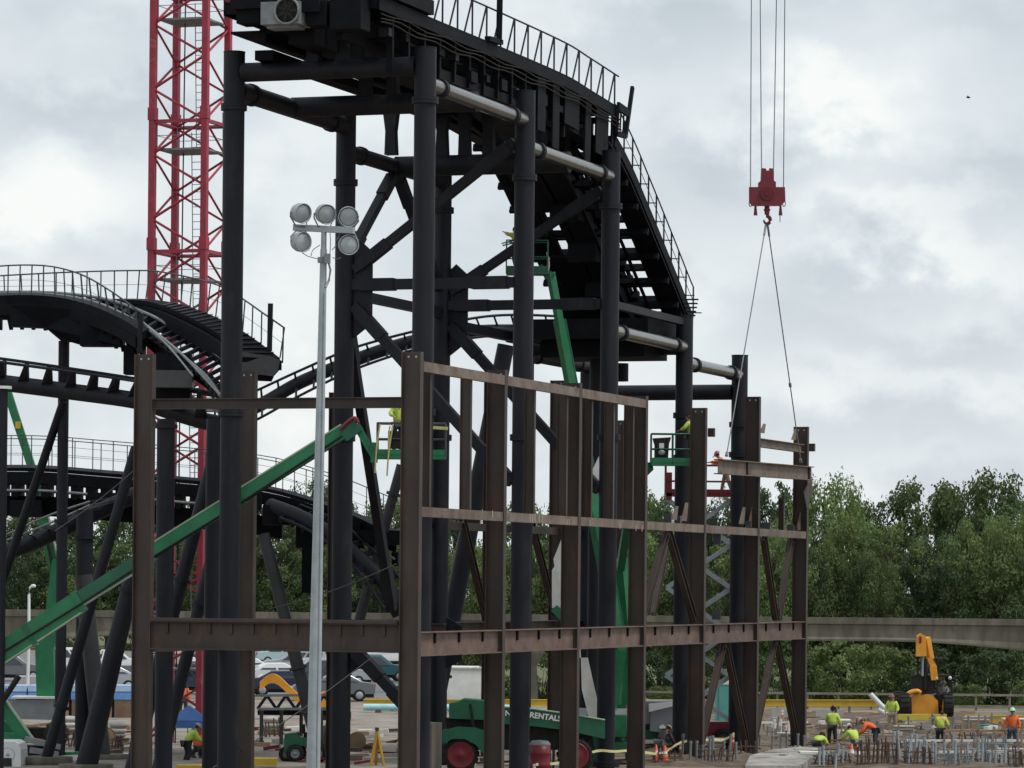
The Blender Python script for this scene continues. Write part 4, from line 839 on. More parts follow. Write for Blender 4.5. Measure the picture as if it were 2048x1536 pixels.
# ------------------------------------------------------------------ parked cars
CARC = {k: mat('car_paint_' + k, c, .25, .0, tuple(x * .9 for x in c), 1, .4, spec=.6, coat=.6) for k, c in
        dict(white=(.75, .76, .76), silver=(.42, .45, .49), teal=(.03, .12, .14), navy=(.02, .03, .07), beige=(.50, .45, .36), grey=(.14, .15, .165), cyan=(.42, .58, .62), red=(.30, .02, .02), black=(.015, .016, .018)).items()}
LAMPW = mat('headlamp_glass', (.7, .72, .74), .1, 0, (.5, .5, .5), 5, .5); LAMPR = mat('tail_lamp', (.4, .015, .012), .15, 0, (.3, .01, .01), 5, .5)
def car_proto(kind):
    o = thing('parked_car', '', 'car', (0, 0, 0)); L2 = 2.3
    prof_ = {'suv': [(-2.28, .45), (-2.3, .8), (-2.25, 1.0), (-2.1, 1.68), (-1.7, 1.76), (.3, 1.74), (1.05, 1.12), (2.1, .98), (2.3, .75), (2.3, .42)],
             'sedan': [(-2.3, .42), (-2.32, .75), (-2.2, 1.0), (-1.65, 1.06), (-.95, 1.44), (.15, 1.46), (1.0, 1.02), (2.1, .86), (2.32, .62), (2.3, .38)],
             'pickup': [(-2.7, .55), (-2.72, .8), (-2.7, 1.12), (-.75, 1.12), (-.6, 1.78), (.5, 1.8), (1.15, 1.22), (2.4, 1.12), (2.55, .8), (2.5, .5)]}[kind]
    n = len(prof_); rings = []
    for yy, k in ((-.9, .9), (-.86, 1.0), (.86, 1.0), (.9, .9)):
        rings.append([V((x * (1 if k == 1 else .985), yy * (1 - .14 * max(0, (z - 1.0)) / .7), .42 + (z - .42) * (1 if k == 1 else .96))) for x, z in prof_])
    m = MB(); m.loft(rings); m.build('body', CARC['white'], o)
    top = [p for p in prof_ if p[1] > 1.3]; zt = top[0][1]; x0, x1 = top[0][0], top[-1][0]
    bel = {'suv': 1.06, 'sedan': 1.04, 'pickup': 1.18}[kind]
    xa, xb = {'suv': (-2.0, .95), 'sedan': (-1.5, .9), 'pickup': (-.62, 1.05)}[kind]
    for sd in (-1, 1):
        for f0, f1 in ((.04, .47), (.53, .96)):
            m = MB(); q = [V((lerp(xa, xb, f0), sd * .905, bel)), V((lerp(xa, xb, f1), sd * .905, bel)), V((lerp(x0 + .08, x1 - .05, f1), sd * .80, zt - .1)), V((lerp(x0 + .08, x1 - .05, f0), sd * .80, zt - .1))]
            m.prism(q, V((0, -sd * .03, -.005))); m.build('side_window', GLASSD, o)
    for (xl, xu, nm) in ((xb + .06, x1 + .05, 'windscreen'), (xa - .1, x0 - .04, 'rear_window')):
        m = MB(); m.prism([V((xl, -.76, bel + .02)), V((xl, .76, bel + .02)), V((xu, .68, zt - .07)), V((xu, -.68, zt - .07))], V((.03 if nm == 'windscreen' else -.03, 0, .02))); m.build(nm, GLASSD, o)
    e0, e1 = prof_[0][0], prof_[-1][0]
    for sd in (-1, 1):
        m = MB(); m.abox(e1 - .1, e1 + .01, sd * .62 - .17, sd * .62 + .17, .66, .80); m.build('headlight', LAMPW, o)
        m = MB(); m.abox(e0 - .03, e0 + .06, sd * .68 - .12, sd * .68 + .12, .72, .95); m.build('tail_light', LAMPR, o)
        for wx in (e0 + .85, e1 - .85):
            m = MB(); m.lathe((wx, sd * .70, .34), V((0, sd, 0)), [(.0, 0), (.34, 0), (.345, .04), (.345, .18), (.32, .22), (.22, .225), (.0, .225)], 16); w = m.build('wheel', RUBBER, o)
            m = MB(); m.lathe((wx, sd * .92, .34), V((0, sd, 0)), [(.0, 0), (.21, 0), (.2, .012), (.06, .02), (.0, .02)], 12); m.build('rim', GALV, w)
    m = MB(); m.abox(e0 + .05, e1 - .05, -.8, .8, .22, .44); m.build('underbody', RUBBER, o)
    m = MB(); m.abox(e1 - .02, e1 + .05, -.82, .82, .4, .56); m.build('bumper', DGREY, o)
    return o
PROTO = {}
def park(kind, col, px, yb, rot, label):
    if kind not in PROTO: PROTO[kind] = car_proto(kind); o = PROTO[kind]; first = True
    else: o = copy_tree(PROTO[kind])
    g_ = G(px, yb); o.location = (g_.x, g_.y, .006); o.rotation_euler = (0, 0, R(rot)); tag(o, label, 'car', 'cars parked beyond the site')
    for c in o.children:
        if c.name.startswith('body'): c.material_slots[0].link = 'OBJECT'; c.material_slots[0].material = CARC[col]
for a in (('suv', 'teal', 752, 1362, 8, 'dark teal SUV parked nearest under the girder beside the light mast'),
          ('sedan', 'cyan', 568, 1330, 14, 'pale cyan sedan, topmost of the cars left of the light mast'),
          ('suv', 'silver', 588, 1350, 186, 'silver SUV, second from the top left of the light mast'),
          ('sedan', 'white', 560, 1372, 12, 'white sedan just above the yellow arm'),
          ('sedan', 'navy', 572, 1392, 10, 'navy sedan behind the yellow arm'),
          ('suv', 'black', 625, 1378, 190, 'black SUV close left of the light mast'),
          ('pickup', 'beige', 662, 1340, 10, 'beige pickup just right of the light mast, farthest back'),
          ('suv', 'silver', 668, 1372, 8, 'silver SUV just right of the light mast'),
          ('sedan', 'grey', 664, 1402, 186, 'grey sedan just right of the light mast, nearest'),
          ('pickup', 'white', 776, 1334, 10, 'white pickup behind the teal SUV'),
          ('suv', 'white', 158, 1345, 16, 'white SUV between the left pipe columns'),
          ('pickup', 'white', 222, 1352, 12, 'white pickup between the slanted legs at the left'),
          ('sedan', 'silver', 205, 1382, 190, 'silver sedan low between the slanted legs'),
          ('suv', 'grey', 20, 1362, 8, 'grey SUV at the left edge of the picture'),
          ('pickup', 'silver', 130, 1392, 12, 'silver pickup beside the green riser'),
          ('sedan', 'white', 390, 1358, 188, 'white sedan by the foot of the red mast'),
          ('sedan', 'beige', 350, 1338, 10, 'beige sedan behind the red mast'),
          ('suv', 'navy', 405, 1388, 8, 'navy SUV beside the foot of the red mast'),
          ('suv', 'white', 952, 1392, 14, 'white SUV beside the pale wall between brown columns'),
          ('pickup', 'grey', 295, 1366, 8, 'grey pickup behind the left brown column'),
          ('sedan', 'white', 505, 1360, 8, 'white sedan behind the left tower column'),
          ('sedan', 'red', 455, 1340, 8, 'red sedan behind the left tower column')): park(*a)
# ------------------------------------------------------------------ machines
def wheel(parent, c, ax, r, w, rim, rmat, tread=True):
    m = MB(); m.lathe(c - ax * w / 2, ax, [(.0, .02), (rim, .02), (rim + .02, 0), (r * .93, 0), (r, w * .14), (r, w * .86), (r * .93, w), (rim + .02, w), (rim, w - .02), (.0, w - .02)], 24)
    a = ax.cross(Z).normalized()
    if tread:
        for k in range(16):
            an = k * math.tau / 16; d = a * math.cos(an) + Z * math.sin(an); t_ = a * -math.sin(an) + Z * math.cos(an)
            m.box(c + d * (r + .012), ax * w * .42, t_ * .05, d * .025)
    o = m.build('wheel', RUBBER, parent)
    for sg in (-1, 1):
        m = MB(); m.lathe(c + ax * sg * (w / 2 - .03), ax * sg, [(.0, .06), (rim * .2, .06), (rim * .26, .04), (rim * .8, .022), (rim * .9, .04), (rim, .045), (rim * 1.02, -.02)], 20); m.build('rim', rmat, o)
    return o
def text(body, size, loc, rot, m, parent, name='lettering', ex=.006):
    cu = bpy.data.curves.new(name, 'FONT'); cu.body = body; cu.size = size; cu.extrude = ex; cu.align_x = 'CENTER'; cu.align_y = 'CENTER'; cu.offset = size * .03
    t = bpy.data.objects.new(name, cu); COL.objects.link(t); t.matrix_world = Matrix.Translation(loc) @ rot.to_4x4(); bpy.context.view_layer.update()
    me = bpy.data.meshes.new_from_object(t.evaluated_get(bpy.context.evaluated_depsgraph_get())); mw = t.matrix_world.copy(); bpy.data.objects.remove(t)
    off = V((0, 0, 0)); r = parent
    while r is not None: off = off + r.location; r = r.parent
    me.transform(mw); me.transform(Matrix.Translation(-off)); me.materials.clear(); me.materials.append(m)
    o = bpy.data.objects.new(name, me); COL.objects.link(o); o.parent = parent; return o
def facing(xd):  # text lying along xd, upright, facing the viewer's side
    xd = V(xd).normalized(); n_ = xd.cross(Z).normalized(); up = n_.cross(xd); return Matrix((xd, up, n_)).transposed()
def boom(parent, p, q, w, h, m, name='boom', edge=None, edge_top=True):
    mb = MB(); mb.bar(p, q, w, h); o = mb.build(name, m, parent)
    if edge:
        d = (q - p).normalized(); sd = d.cross(Z).normalized(); u_ = sd.cross(d); mb = MB(); k = 1 if edge_top else -1
        mb.bar(p + u_ * k * (h / 2 + .012), q + u_ * k * (h / 2 + .012), w + .03, .05); mb.build('edge_strip', edge, o)  # thin strip of another green along one edge of the boom
    return o
def basket(parent, c, ex, wx, dy, m, hgt=1.1, mr=None, console=None):
    """work platform: floor, toe boards, rails; c = middle of the floor"""
    ex = V(ex).normalized(); ey = Z.cross(ex); mr = mr or m
    f = MB(); f.box(c, ex * wx / 2, ey * dy / 2, Z * .07); f.box(c + Z * .14 - ey * dy / 2, ex * wx / 2, ey * .015, Z * .08); f.box(c + Z * .14 + ey * dy / 2, ex * wx / 2, ey * .015, Z * .08); fl = f.build('platform', m, parent)
    cs = [c + ex * wx / 2 * a + ey * dy / 2 * b for a, b in ((-1, -1), (0, -1), (1, -1), (1, 1), (0, 1), (-1, 1))]
    for p in cs: b = MB(); b.tube(p, p + Z * hgt, .025, n=8); b.build('rail_post', mr, fl)
    for z in (.55, hgt):
        b = MB(); b.path([p + Z * z for p in cs], .024, 8, True); b.build('guard_rail', mr, fl)
    if console:
        b = MB(); k = c + ex * console * wx / 2; b.prism([k + ey * -.2 - ex * .34 + Z * .95, k + ey * -.2 + ex * .36 + Z * 1.0, k - ey * .2 + ex * .28 + Z * .75, k - ey * .2 + ex * .24 + Z * .08, k - ey * .2 - ex * .26 + Z * .08, k - ey * .2 - ex * .26 + Z * .7], ey * .35); co = b.build('control_console', RUBBER, parent)
        b = MB(); b.box(k - ey * .215 + Z * .66, ex * .09, ey * .006, Z * .11); b.build('sign_plate', WHITE, co)
        b = MB(); b.sphere(k - ey * .22 + Z * .42, .13, .05, .10); b.build('lamp', GALV, co)
    return fl
# lift A: long boom in the foreground, basket behind the corner column
YA = 118.3
la = thing('boom_lift', 'green boom lift with its long boom slanting up from the lower left to a basket by the corner column', 'boom lift', (P(-420, 1500, YA).x, YA, 0), 'green boom lifts')
la['label'] = 'green lift whose long boom slants from lower left to a basket by the corner column'
boom(la, P(-330, 1524, YA), P(158, 1203, YA), .5, .66, GREEN, edge=LGREEN, edge_top=False)
boom(la, P(120, 1222, YA), P(300, 1110, YA), .38, .46, DGREEN, 'boom_section', LGREEN, False)
boom(la, P(270, 1125, YA), P(690, 862, YA), .34, .44, GREEN, 'boom_section', LGREEN)
for k_, (x_, y_) in enumerate(((158, 1203), (60, 1268), (300, 1108), (480, 994))):
    m = MB(); q_ = P(x_, y_, YA); dr = (P(690, 862, YA) - P(270, 1125, YA)).normalized(); m.bar(q_ - dr * .09, q_ + dr * .09, .54 if x_ < 200 else .42, .72 if x_ < 200 else .54); m.build('section_collar', DGREEN if k_ % 2 else GREEN, la)
m = MB(); m.path(C3([(-60, 1345, YA - .28), (100, 1246, YA - .3), (180, 1196, YA - .3), (300, 1118, YA - .22), (480, 1006, YA - .21), (684, 872, YA - .21)]), .035, 6); m.build('hydraulic_hose', RUBBER, la)
m = MB(); m.path(C3([(310, 1116, YA - .2), (420, 1046, YA - .2), (560, 960, YA - .2), (690, 878, YA - .2)]), .022, 6); m.build('hydraulic_hose', RUBBER, la)
m = MB(); m.bar(P(686, 872, YA), P(716, 850, YA), .36, .42); m.build('knuckle', DGREEN, la)
m = MB(); m.path(C3([(682, 858, YA - .2), (696, 844, YA - .22), (710, 836, YA - .22), (716, 846, YA - .22)]), .06, 8); m.build('hose_guard', DRED, la)
for dx in (0, 10): m = MB(); m.bar(P(706 + dx, 846 + dx * .2, YA + .1), P(744 + dx * .6, 912 - dx * .4, YA + .1), .1, .12); m.build('jib_arm', GREEN, la)
m = MB(); m.bar(P(750, 885, YA), P(748, 925, YA), .22, .22); m.build('rotator', GREEN, la)
bk = basket(la, P(823, 914, YA), X, 2.15, .95, GREEN, 1.05, DGREY, None)
m = MB(); m.box(P(795, 880, YA - .35), X * .3, Y * .1, Z * .28); m.build('control_console', RUBBER, la)
for (x0, y0, x1, y1) in ((760, 848, 750, 946), (786, 848, 774, 952), (780, 852, 778, 905)):
    m = MB(); m.path(C3([(x0, y0, YA - .5), ((x0 + x1) / 2 - 2, (y0 + y1) / 2, YA - .52), (x1, y1, YA - .5)]), .03, 6); m.build('strap', LYEL, la)
m = MB(); m.bar(P(866, 855, YA - .5), P(896, 857, YA - .5), .1, .1); m.build('lifting_strap', LYEL, la)
# carriage of lift A stands outside the picture at the left
cx = P(-420, 1500, YA).x
m = MB(); m.abox(cx - 1.6, cx + 1.2, YA - 1.1, YA + 1.1, .95, 1.9); m.build('turret', GREEN, la)
m = MB(); m.abox(cx - 1.9, cx + 1.9, YA - .7, YA + .7, .55, .9); m.build('chassis', DGREEN, la)
for sx in (-1.35, 1.35):
    for sy in (-1.0, 1.0): wheel(la, V((cx + sx, YA + sy, .5)), Y, .5, .36, .27, DGREY)
m = MB(); m.bar(V((cx - .4, YA, 1.9)), P(-330, 1524, YA), .5, .6); m.build('riser', GREEN, la)
def lift_base(o, x, y, rot=0, cov=GREY, hh=0.0):
    ex = V((math.cos(R(rot)), math.sin(R(rot)), 0)); ey = Z.cross(ex); b = V((x, y, 0))
    m = MB(); m.box(b + Z * .62, ex * 1.7, ey * .8, Z * .2); m.box(b + Z * .9, ex * .55, ey * .55, Z * .12); m.build('chassis', DGREEN, o)
    for sx in (-1.2, 1.2):
        for sy in (-.95, .95): wheel(o, b + ex * sx + ey * sy + Z * .47, ey, .47, .36, .26, DGREY)
    m = MB(); m.loft([[b + ex * a + ey * c_ + Z * z for a, c_ in ((-.5 - k, -1.0), (1.5 + k, -1.0), (1.5 + k, 1.0), (-.5 - k, 1.0))] for z, k in ((1.05, -.15), (1.25, .05), (1.75, .05), (1.95, -.1))]); c = m.build('engine_cover', cov, o)
    m = MB(); m.box(b - ex * 1.0 + Z * 1.4, ex * .45, ey * .7, Z * .4); m.build('turret', GREEN, o)
    return c
# lift B: articulated lift at the left
YB2 = 148.0
lb2 = thing('boom_lift', 'green articulated lift at the left, its upper arm bent up behind the pipe columns', 'boom lift', G(60, 1500), 'green boom lifts')
boom(lb2, P(93, 1395, YB2), P(90, 1288, YB2), .72, .7, GREEN, 'riser')
m = MB(); m.loft([[P(px, py, YB2 + dy) for px, dy in ((x0, -.35), (x1, -.35), (x1, .35), (x0, .35))] for py, x0, x1 in ((1400, 73, 110), (1300, 75, 106), (1282, 78, 112), (1230, 90, 112), (1165, 98, 113), (1120, 104, 118), (1118, 106, 116))]); m.build('tower_arm', GREEN, lb2)
boom(lb2, P(116, 1172, YB2 + .4), P(66, 938, YB2 + .4), .34, .4, GREEN, edge=LGREEN); boom(lb2, P(70, 955, YB2 + .4), P(14, 780, YB2 + .4), .26, .32, GREEN, 'boom_section')
text('RENTAL', .28, P(42, 868, YB2 + .2), facing(P(60, 925, YB2) - P(28, 825, YB2)), WHITE, lb2, 'boom_marking') if False else None
m = MB(); m.tube(P(91, 1048, YB2), P(98, 1090, YB2), .05, n=8); m.tube(P(97, 1088, YB2), P(108, 1140, YB2), .09, n=10); m.build('hydraulic_cylinder', RUBBER, lb2)
m = MB(); m.box(P(36, 850, YB2 + .2), X * .1, Y * .02, Z * .14); m.build('yellow_label', YELLOW, lb2)
g_ = P(65, 1420, YB2)
m = MB(); m.prism([P(24, 1400, YB2 - .9), P(112, 1398, YB2 - .9), P(112, 1434, YB2 - .9), P(100, 1440, YB2 - .9), P(36, 1438, YB2 - .9), P(24, 1425, YB2 - .9)], Y * 1.7); m.build('counterweight', GREY, lb2)
m = MB(); a, b = P(22, 1397, YB2 - .95), P(113, 1395, YB2 - .95); m.abox(a.x, b.x, YB2 - .95, YB2 + .85, a.z, a.z + .08); m.build('cover_edge', OFFW, lb2)
m = MB(); a, b = P(20, 1455, YB2), P(130, 1475, YB2); m.abox(a.x, b.x, YB2 - .7, YB2 + .7, b.z, a.z); m.build('chassis', RUBBER, lb2)
for px in (32, 118): wheel(lb2, V((P(px, 1470, YB2).x, YB2 - .9, .48)), Y, .48, .36, .26, DGREY)
# lift C: tall boom behind the tower, high basket
YC = 136.0
lc_ = thing('boom_lift', 'green lift with a steep boom and a basket high between the tower columns', 'boom lift', (P(1232, 1500, 138).x, 138, 0), 'green boom lifts')
boom(lc_, P(1240, 1300, 138), P(1166, 900, 137), .38, .42, GREEN, edge=DGREEN); boom(lc_, P(1172, 930, 137), P(1118, 640, 136.3), .30, .34, GREEN, 'boom_section', DGREEN); boom(lc_, P(1122, 660, 136.3), P(1101, 545, YC), .22, .26, GREEN, 'boom_section')
m = MB(); a = P(1190, 950, 136.4); m.prism([P(1198, 912, 136.6), P(1199, 958, 136.6), P(1188, 986, 136.6), P(1180, 966, 136.6), P(1182, 945, 136.6)], Y * .05); m.build('white_panel', OFFW, lc_)
m = MB(); m.bar(P(1106, 556, YC), P(1078, 535, YC), .24, .3); m.build('jib_arm', DGREEN, lc_)
bc = basket(lc_, P(1054, 546, YC), X, 1.5, .85, DGREEN, 1.15, DGREEN)
m = MB(); m.bar(P(1005, 491, YC - .4), P(1036, 484, YC - .4), .05, .05); m.bar(P(1003, 487, YC - .4), P(1030, 480, YC - .4), .05, .04); m.build('sensor_bar', DGREEN, lc_)
m = MB(); m.path(C3([(1098, 520, YC - .3), (1094, 505, YC - .3), (1098, 530, YC - .3), (1094, 548, YC - .3)]), .03, 6); m.build('hose_loop', OFFW, lc_)
lift_base(lc_, P(1228, 1500, 138).x - .3, 138.2, 90, GREY)
boom(lc_, P(1222, 1415, 138), P(1240, 1300, 138), .45, .5, GREEN, 'riser')
# lift D: basket between the far columns with a black console
YD = 140.6
ld = thing('boom_lift', 'green lift with a black control console on its basket between two far columns', 'boom lift', G(1290, 1502), 'green boom lifts')
bd = basket(ld, P(1345, 928, YD), X, 1.62, .8, GREEN, 1.12, DGREEN, -.52)
boom(ld, P(1249, 1440, 149), P(1256, 1308, 148.5), .46, .56, GREEN, 'riser'); boom(ld, P(1258, 1315, 148.3), P(1240, 1120, 147.5), .42, .5, GREEN)
boom(ld, P(1241, 1135, 147), P(1268, 960, 142), .3, .36, GREEN, 'boom_section'); m = MB(); m.bar(P(1266, 965, 142), P(1300, 932, YD), .25, .3); m.build('jib_arm', GREEN, ld)
cvr = lift_base(ld, P(1282, 1465, 149).x, 149.5, -6)
m = MB(); m.prism([P(1302, 1414, 148.3), P(1352, 1410, 148.3), P(1352, 1440, 148.3), P(1348, 1458, 148.3), P(1330, 1466, 148.3), P(1300, 1462, 148.3)], Y * 1.4); hd = m.build('engine_cover', GREY, ld)
m = MB(); m.prism([P(1298, 1408, 148.22), P(1352, 1403, 148.22), P(1352, 1411, 148.22), P(1298, 1424, 148.22)], Y * 1.5); m.build('cover_edge', WHITE, ld)
m = MB(); m.prism([P(1319, 1452, 148.26), P(1326, 1449, 148.26), P(1333, 1454, 148.26), P(1332, 1457, 148.26), P(1319, 1457, 148.26)], Y * .03); m.build('white_emblem', WHITE, hd)
m = MB(); a, b = P(1231, 1480, 147.4), P(1266, 1500, 147.4); m.abox(a.x, b.x, 147.4, 147.5, b.z, a.z); pl = m.build('sign_plate', RUBBER, ld)
text('4x4', .24, P(1244, 1488, 147.38), facing(X), WHITE, pl, 'lettering')
# lift E: pale boom and green base low between the columns
le = thing('boom_lift', 'lift with a broad white boom section seen through the frame above its green base', 'boom lift', G(1186, 1536), 'green boom lifts')
YE = 134.2
m = MB(); m.prism([P(1162, 1316, YE), P(1176, 1316, YE), P(1186, 1362, YE), P(1197, 1410, YE), P(1197, 1444, YE), P(1180, 1444, YE), P(1164, 1380, YE)], Y * .36); m.prism([P(1130, 1060, YE + .2), P(1140, 1130, YE + .2), P(1150, 1150, YE + .2), P(1162, 1315, YE + .1), P(1142, 1315, YE + .1), P(1118, 1215, YE + .2), P(1104, 1216, YE + .2), P(1104, 1140, YE + .2), P(1109, 1133, YE + .2), P(1107, 1118, YE + .2)], Y * .3); m.build('boom', OFFW, le)
boom(le, P(1182, 1442, YE + .2), P(1184, 1545, YE + .2), .6, .6, DGREEN, 'base_post'); m = MB(); m.bar(P(1108, 1216, YE), P(1132, 1240, YE), .3, .3); m.build('jib_arm', GREEN, le)
# red scissor lift at the far end
YS = 152.0
sl = thing('scissor_lift', 'red scissor lift raised on pale crossed arms beside the far tower column', 'scissor lift', (P(1400, 1480, YS).x, YS, 0))
bs = basket(sl, P(1400, 990, YS), X, 2.8, 1.1, DRED, 1.2, DRED); xs = [P(1335, 1000, YS).x, P(1464, 1000, YS).x]
m = MB(); m.box(P(1338, 972, YS - .5), X * .12, Y * .05, Z * .55); m.build('end_panel', DRED, sl); m = MB(); m.box(P(1467, 960, YS - .5), X * .07, Y * .05, Z * .8); m.build('gate_post', DRED, sl)
lv = 5; z0, z1 = 1.1, P(1400, 1000, YS).z
for k in range(lv):
    za, zb_ = lerp(z0, z1, k / lv), lerp(z0, z1, (k + 1) / lv)
    for dy in (-.4, .4):
        for a, b in ((xs[0], xs[1]), (xs[1], xs[0])): m = MB(); m.bar((a, YS + dy, za), (b, YS + dy + (.06 if a < b else -.06), zb_), .06, .16); m.build('scissor_arm', GALV, sl)
m = MB(); m.abox(xs[0] - .1, xs[1] + .1, YS - .55, YS + .55, .45, 1.05); m.build('chassis', DRED, sl)
for sx in (0, 1):
    for dy in (-.6, .6): wheel(sl, V((xs[sx] + (.3 if sx == 0 else -.3), YS + dy, .38)), Y, .38, .25, .2, DGREY)
# telehandler with lettering on its boom
YT = 131.0
th = thing('telehandler', 'green telehandler with a lettered boom and dark red wheel rims, low inside the frame', 'telehandler', G(1000, 1548))
hood = MB(); hood.prism([P(898, 1408, YT - .6), P(915, 1404, YT - .6), P(928, 1398, YT - .6), P(950, 1400, YT - .6), P(966, 1402, YT - .6), P(974, 1412, YT - .6), P(974, 1440, YT - .6), P(898, 1437, YT - .6)], Y * 1.5); hood.build('engine_hood', DGREEN, th)
m = MB(); m.prism([P(885, 1462, YT - 1.08), P(915, 1454, YT - 1.08), P(950, 1456, YT - 1.08), P(974, 1464, YT - 1.08), P(984, 1500, YT - 1.08), P(970, 1512, YT - 1.08), P(952, 1490, YT - 1.08), P(930, 1478, YT - 1.08), P(905, 1478, YT - 1.08), P(885, 1488, YT - 1.08)], Y * 1.6); m.build('mudguard', DGREEN, th)
m = MB(); m.prism([P(890, 1437, YT - .4), P(1180, 1445, YT - .4), P(1190, 1500, YT - .4), P(900, 1500, YT - .4)], Y * 1.0); m.build('chassis', RUBBER, th)
bmm = MB(); bq = [P(980, 1412, YT - .75), P(1068, 1418, YT - .75), P(1140, 1428, YT - .75), P(1210, 1440, YT - .75), P(1210, 1478, YT - .75), P(1130, 1460, YT - .75), P(1064, 1452, YT - .75), P(980, 1446, YT - .75)]
bmm.prism(bq, Y * .6); bo = bmm.build('boom', DGREEN, th)
m = MB(); m.path([p + Y * -.02 for p in bq[:4]], .035, 6); m.build('edge_rail', LGREEN, bo)
text('RENTALS', .27, P(1091, 1434, YT - .78), facing(P(1124, 1438.5, YT) - P(1062, 1430.5, YT)), WHITE, bo)
text('N', .27, P(1016, 1427, YT - .78), facing(X), WHITE, bo)
m = MB(); m.bar(P(940, 1408, YT - .75), P(948, 1460, YT - .75), .06, .1); m.build('grab_handle', RUBBER, th)
for px, yy in ((922, YT - .75), (1150, YT - .75)):
    for dy in (0, 1.6): wheel(th, V((P(px, 1505, YT).x, yy + dy, .6)), Y, .6, .46, .47, DRED)
# forklift
YF = 136.5
fk = thing('forklift', 'small green forklift standing left of the light mast', 'forklift', G(603, 1522))
def fx(px): return P(px, 1490, YF).x
def fzz(py): return P(605, py, YF).z
m = MB(); m.prism([P(567, 1505, YF), P(569, 1468, YF), P(594, 1465, YF), P(597, 1475, YF), P(640, 1476, YF), P(640, 1508, YF), P(622, 1508, YF), P(614, 1492, YF), P(585, 1492, YF), P(578, 1508, YF)], Y * 1.1); m.build('body', DGREEN, fk)
for px in (600, 636):
    for dy in (.05, 1.0): m = MB(); m.bar(P(px, 1470, YF + dy), P(px + (2 if px < 620 else -3), 1428, YF + dy), .06, .06); m.build('roof_post', RUBBER, fk)
m = MB(); m.abox(fx(600), fx(636), YF, YF + 1.1, fzz(1428), fzz(1425)); m.build('overhead_guard', RUBBER, fk)
m = MB(); m.abox(fx(606), fx(626), YF + .25, YF + .85, fzz(1476), fzz(1466)); m.abox(fx(603), fx(608), YF + .25, YF + .85, fzz(1468), fzz(1450)); m.build('seat', RUBBER, fk)
for dy in (.25, .85): m = MB(); m.bar(P(643, 1522, YF + dy), P(643, 1425, YF + dy), .08, .12); m.bar(P(645, 1518, YF + dy), P(690, 1519, YF + dy), .1, .05); m.build('mast', DGREY, fk)
for px, r_ in ((573, .26), (591, .30), (636, .31)):
    for dy in ((-.05, 1.15) if px != 573 else (.3,)): wheel(fk, V((fx(px), YF + dy, r_)), Y, r_, .26, r_ * .55, GREY)
# yellow telehandler before the trees on the right
YY = 186.0
yt = thing('telehandler', 'orange-yellow telehandler facing the viewer in front of the trees, boom raised, operator in its cab', 'telehandler', G(1852, 1442))
def YP(a, b, d=0.0): return P(a, b, YY + d)
m = MB(); m.prism([YP(1818, 1412), YP(1822, 1394), YP(1830, 1386), YP(1842, 1390), YP(1854, 1388), YP(1866, 1392), YP(1876, 1402), YP(1877, 1433), YP(1816, 1433)], Y * 1.2); m.build('front_frame', ORANGE, yt)
m = MB(); m.path(smooth_pts([YP(1806, 1398, -.12), YP(1820, 1386, -.12), YP(1834, 1382, -.12), YP(1842, 1386, -.12)], 4), [.09, .1, .11, .12, .13, .13, .13, .12, .12, .11, .1, .1, .08], 8); m.build('fender', ORANGE, yt)
m = MB(); m.prism([YP(1834, 1272, -.3), YP(1842, 1267, -.3), YP(1852, 1272, -.3), YP(1853, 1312, -.3), YP(1833, 1313, -.3)], Y * .5); bm_ = m.build('boom_head', ORANGE, yt)
m = MB(); a, b = YP(1838.5, 1273, -.32), YP(1843, 1286, -.32); m.abox(a.x, b.x, YY - .33, YY - .28, b.z, a.z); m.build('slot', DRED, bm_)
m = MB(); m.bar(YP(1853, 1275, .3), YP(1861, 1318, .5), .26, .3); m.build('boom', ORANGE, yt)
m = MB(); m.bar(YP(1858, 1316, .1), YP(1868, 1334, .1), .24, .26); m.bar(YP(1866, 1332, 0), YP(1869, 1360, .0), .3, .34); m.build('boom_section', ORANGE, yt)
for (x0, y0, x1, y1, r_) in ((1836, 1312, 1836, 1350, .05), (1846, 1312, 1845, 1352, .06), (1852, 1318, 1850, 1380, .09)): m = MB(); m.tube(YP(x0, y0), YP(x1, y1), r_, n=8); m.build('hydraulic_cylinder', GALV if x0 == 1846 else RUBBER, yt)
m = MB(); m.prism([YP(1822, 1352), YP(1838, 1348), YP(1856, 1352), YP(1868, 1362), YP(1868, 1388), YP(1828, 1388)], Y * .7); m.build('fork_carriage', RUBBER, yt)
m = MB()
for a, b in (((1874, 1392), (1875, 1353)), ((1904, 1392), (1902, 1352))):
    for dy in (0, 1.3): m.bar(YP(*a, dy), YP(*b, dy), .07, .07)
m.bar(YP(1875, 1353), YP(1902, 1352), .07, .07); a, b = YP(1873, 1353), YP(1904, 1350); m.abox(a.x, b.x, YY, YY + 1.35, a.z, b.z); m.build('cab_frame', RUBBER, yt)
m = MB(); a, b = YP(1874, 1405), YP(1904, 1390); m.abox(a.x, b.x, YY + .02, YY + 1.3, a.z, b.z); m.build('cab_base', RUBBER, yt)
for px in (1873, 1900): m = MB(); m.sphere(YP(px, 1356, -.08), .09); m.build('work_lamp', WHITE, yt)
for px in (1808, 1895):
    for dy in (0, 2.6): wheel(yt, V((YP(px, 1420).x, YY + dy, .66)), X, .66, .5, .36, ORANGE)
m = MB(); m.prism([YP(1793, 1397, -.5), YP(1823, 1396, -.5), YP(1824, 1432, -.5), YP(1796, 1436, -.5)], Y * .3); m.build('mud_flap', RUBBER, yt)
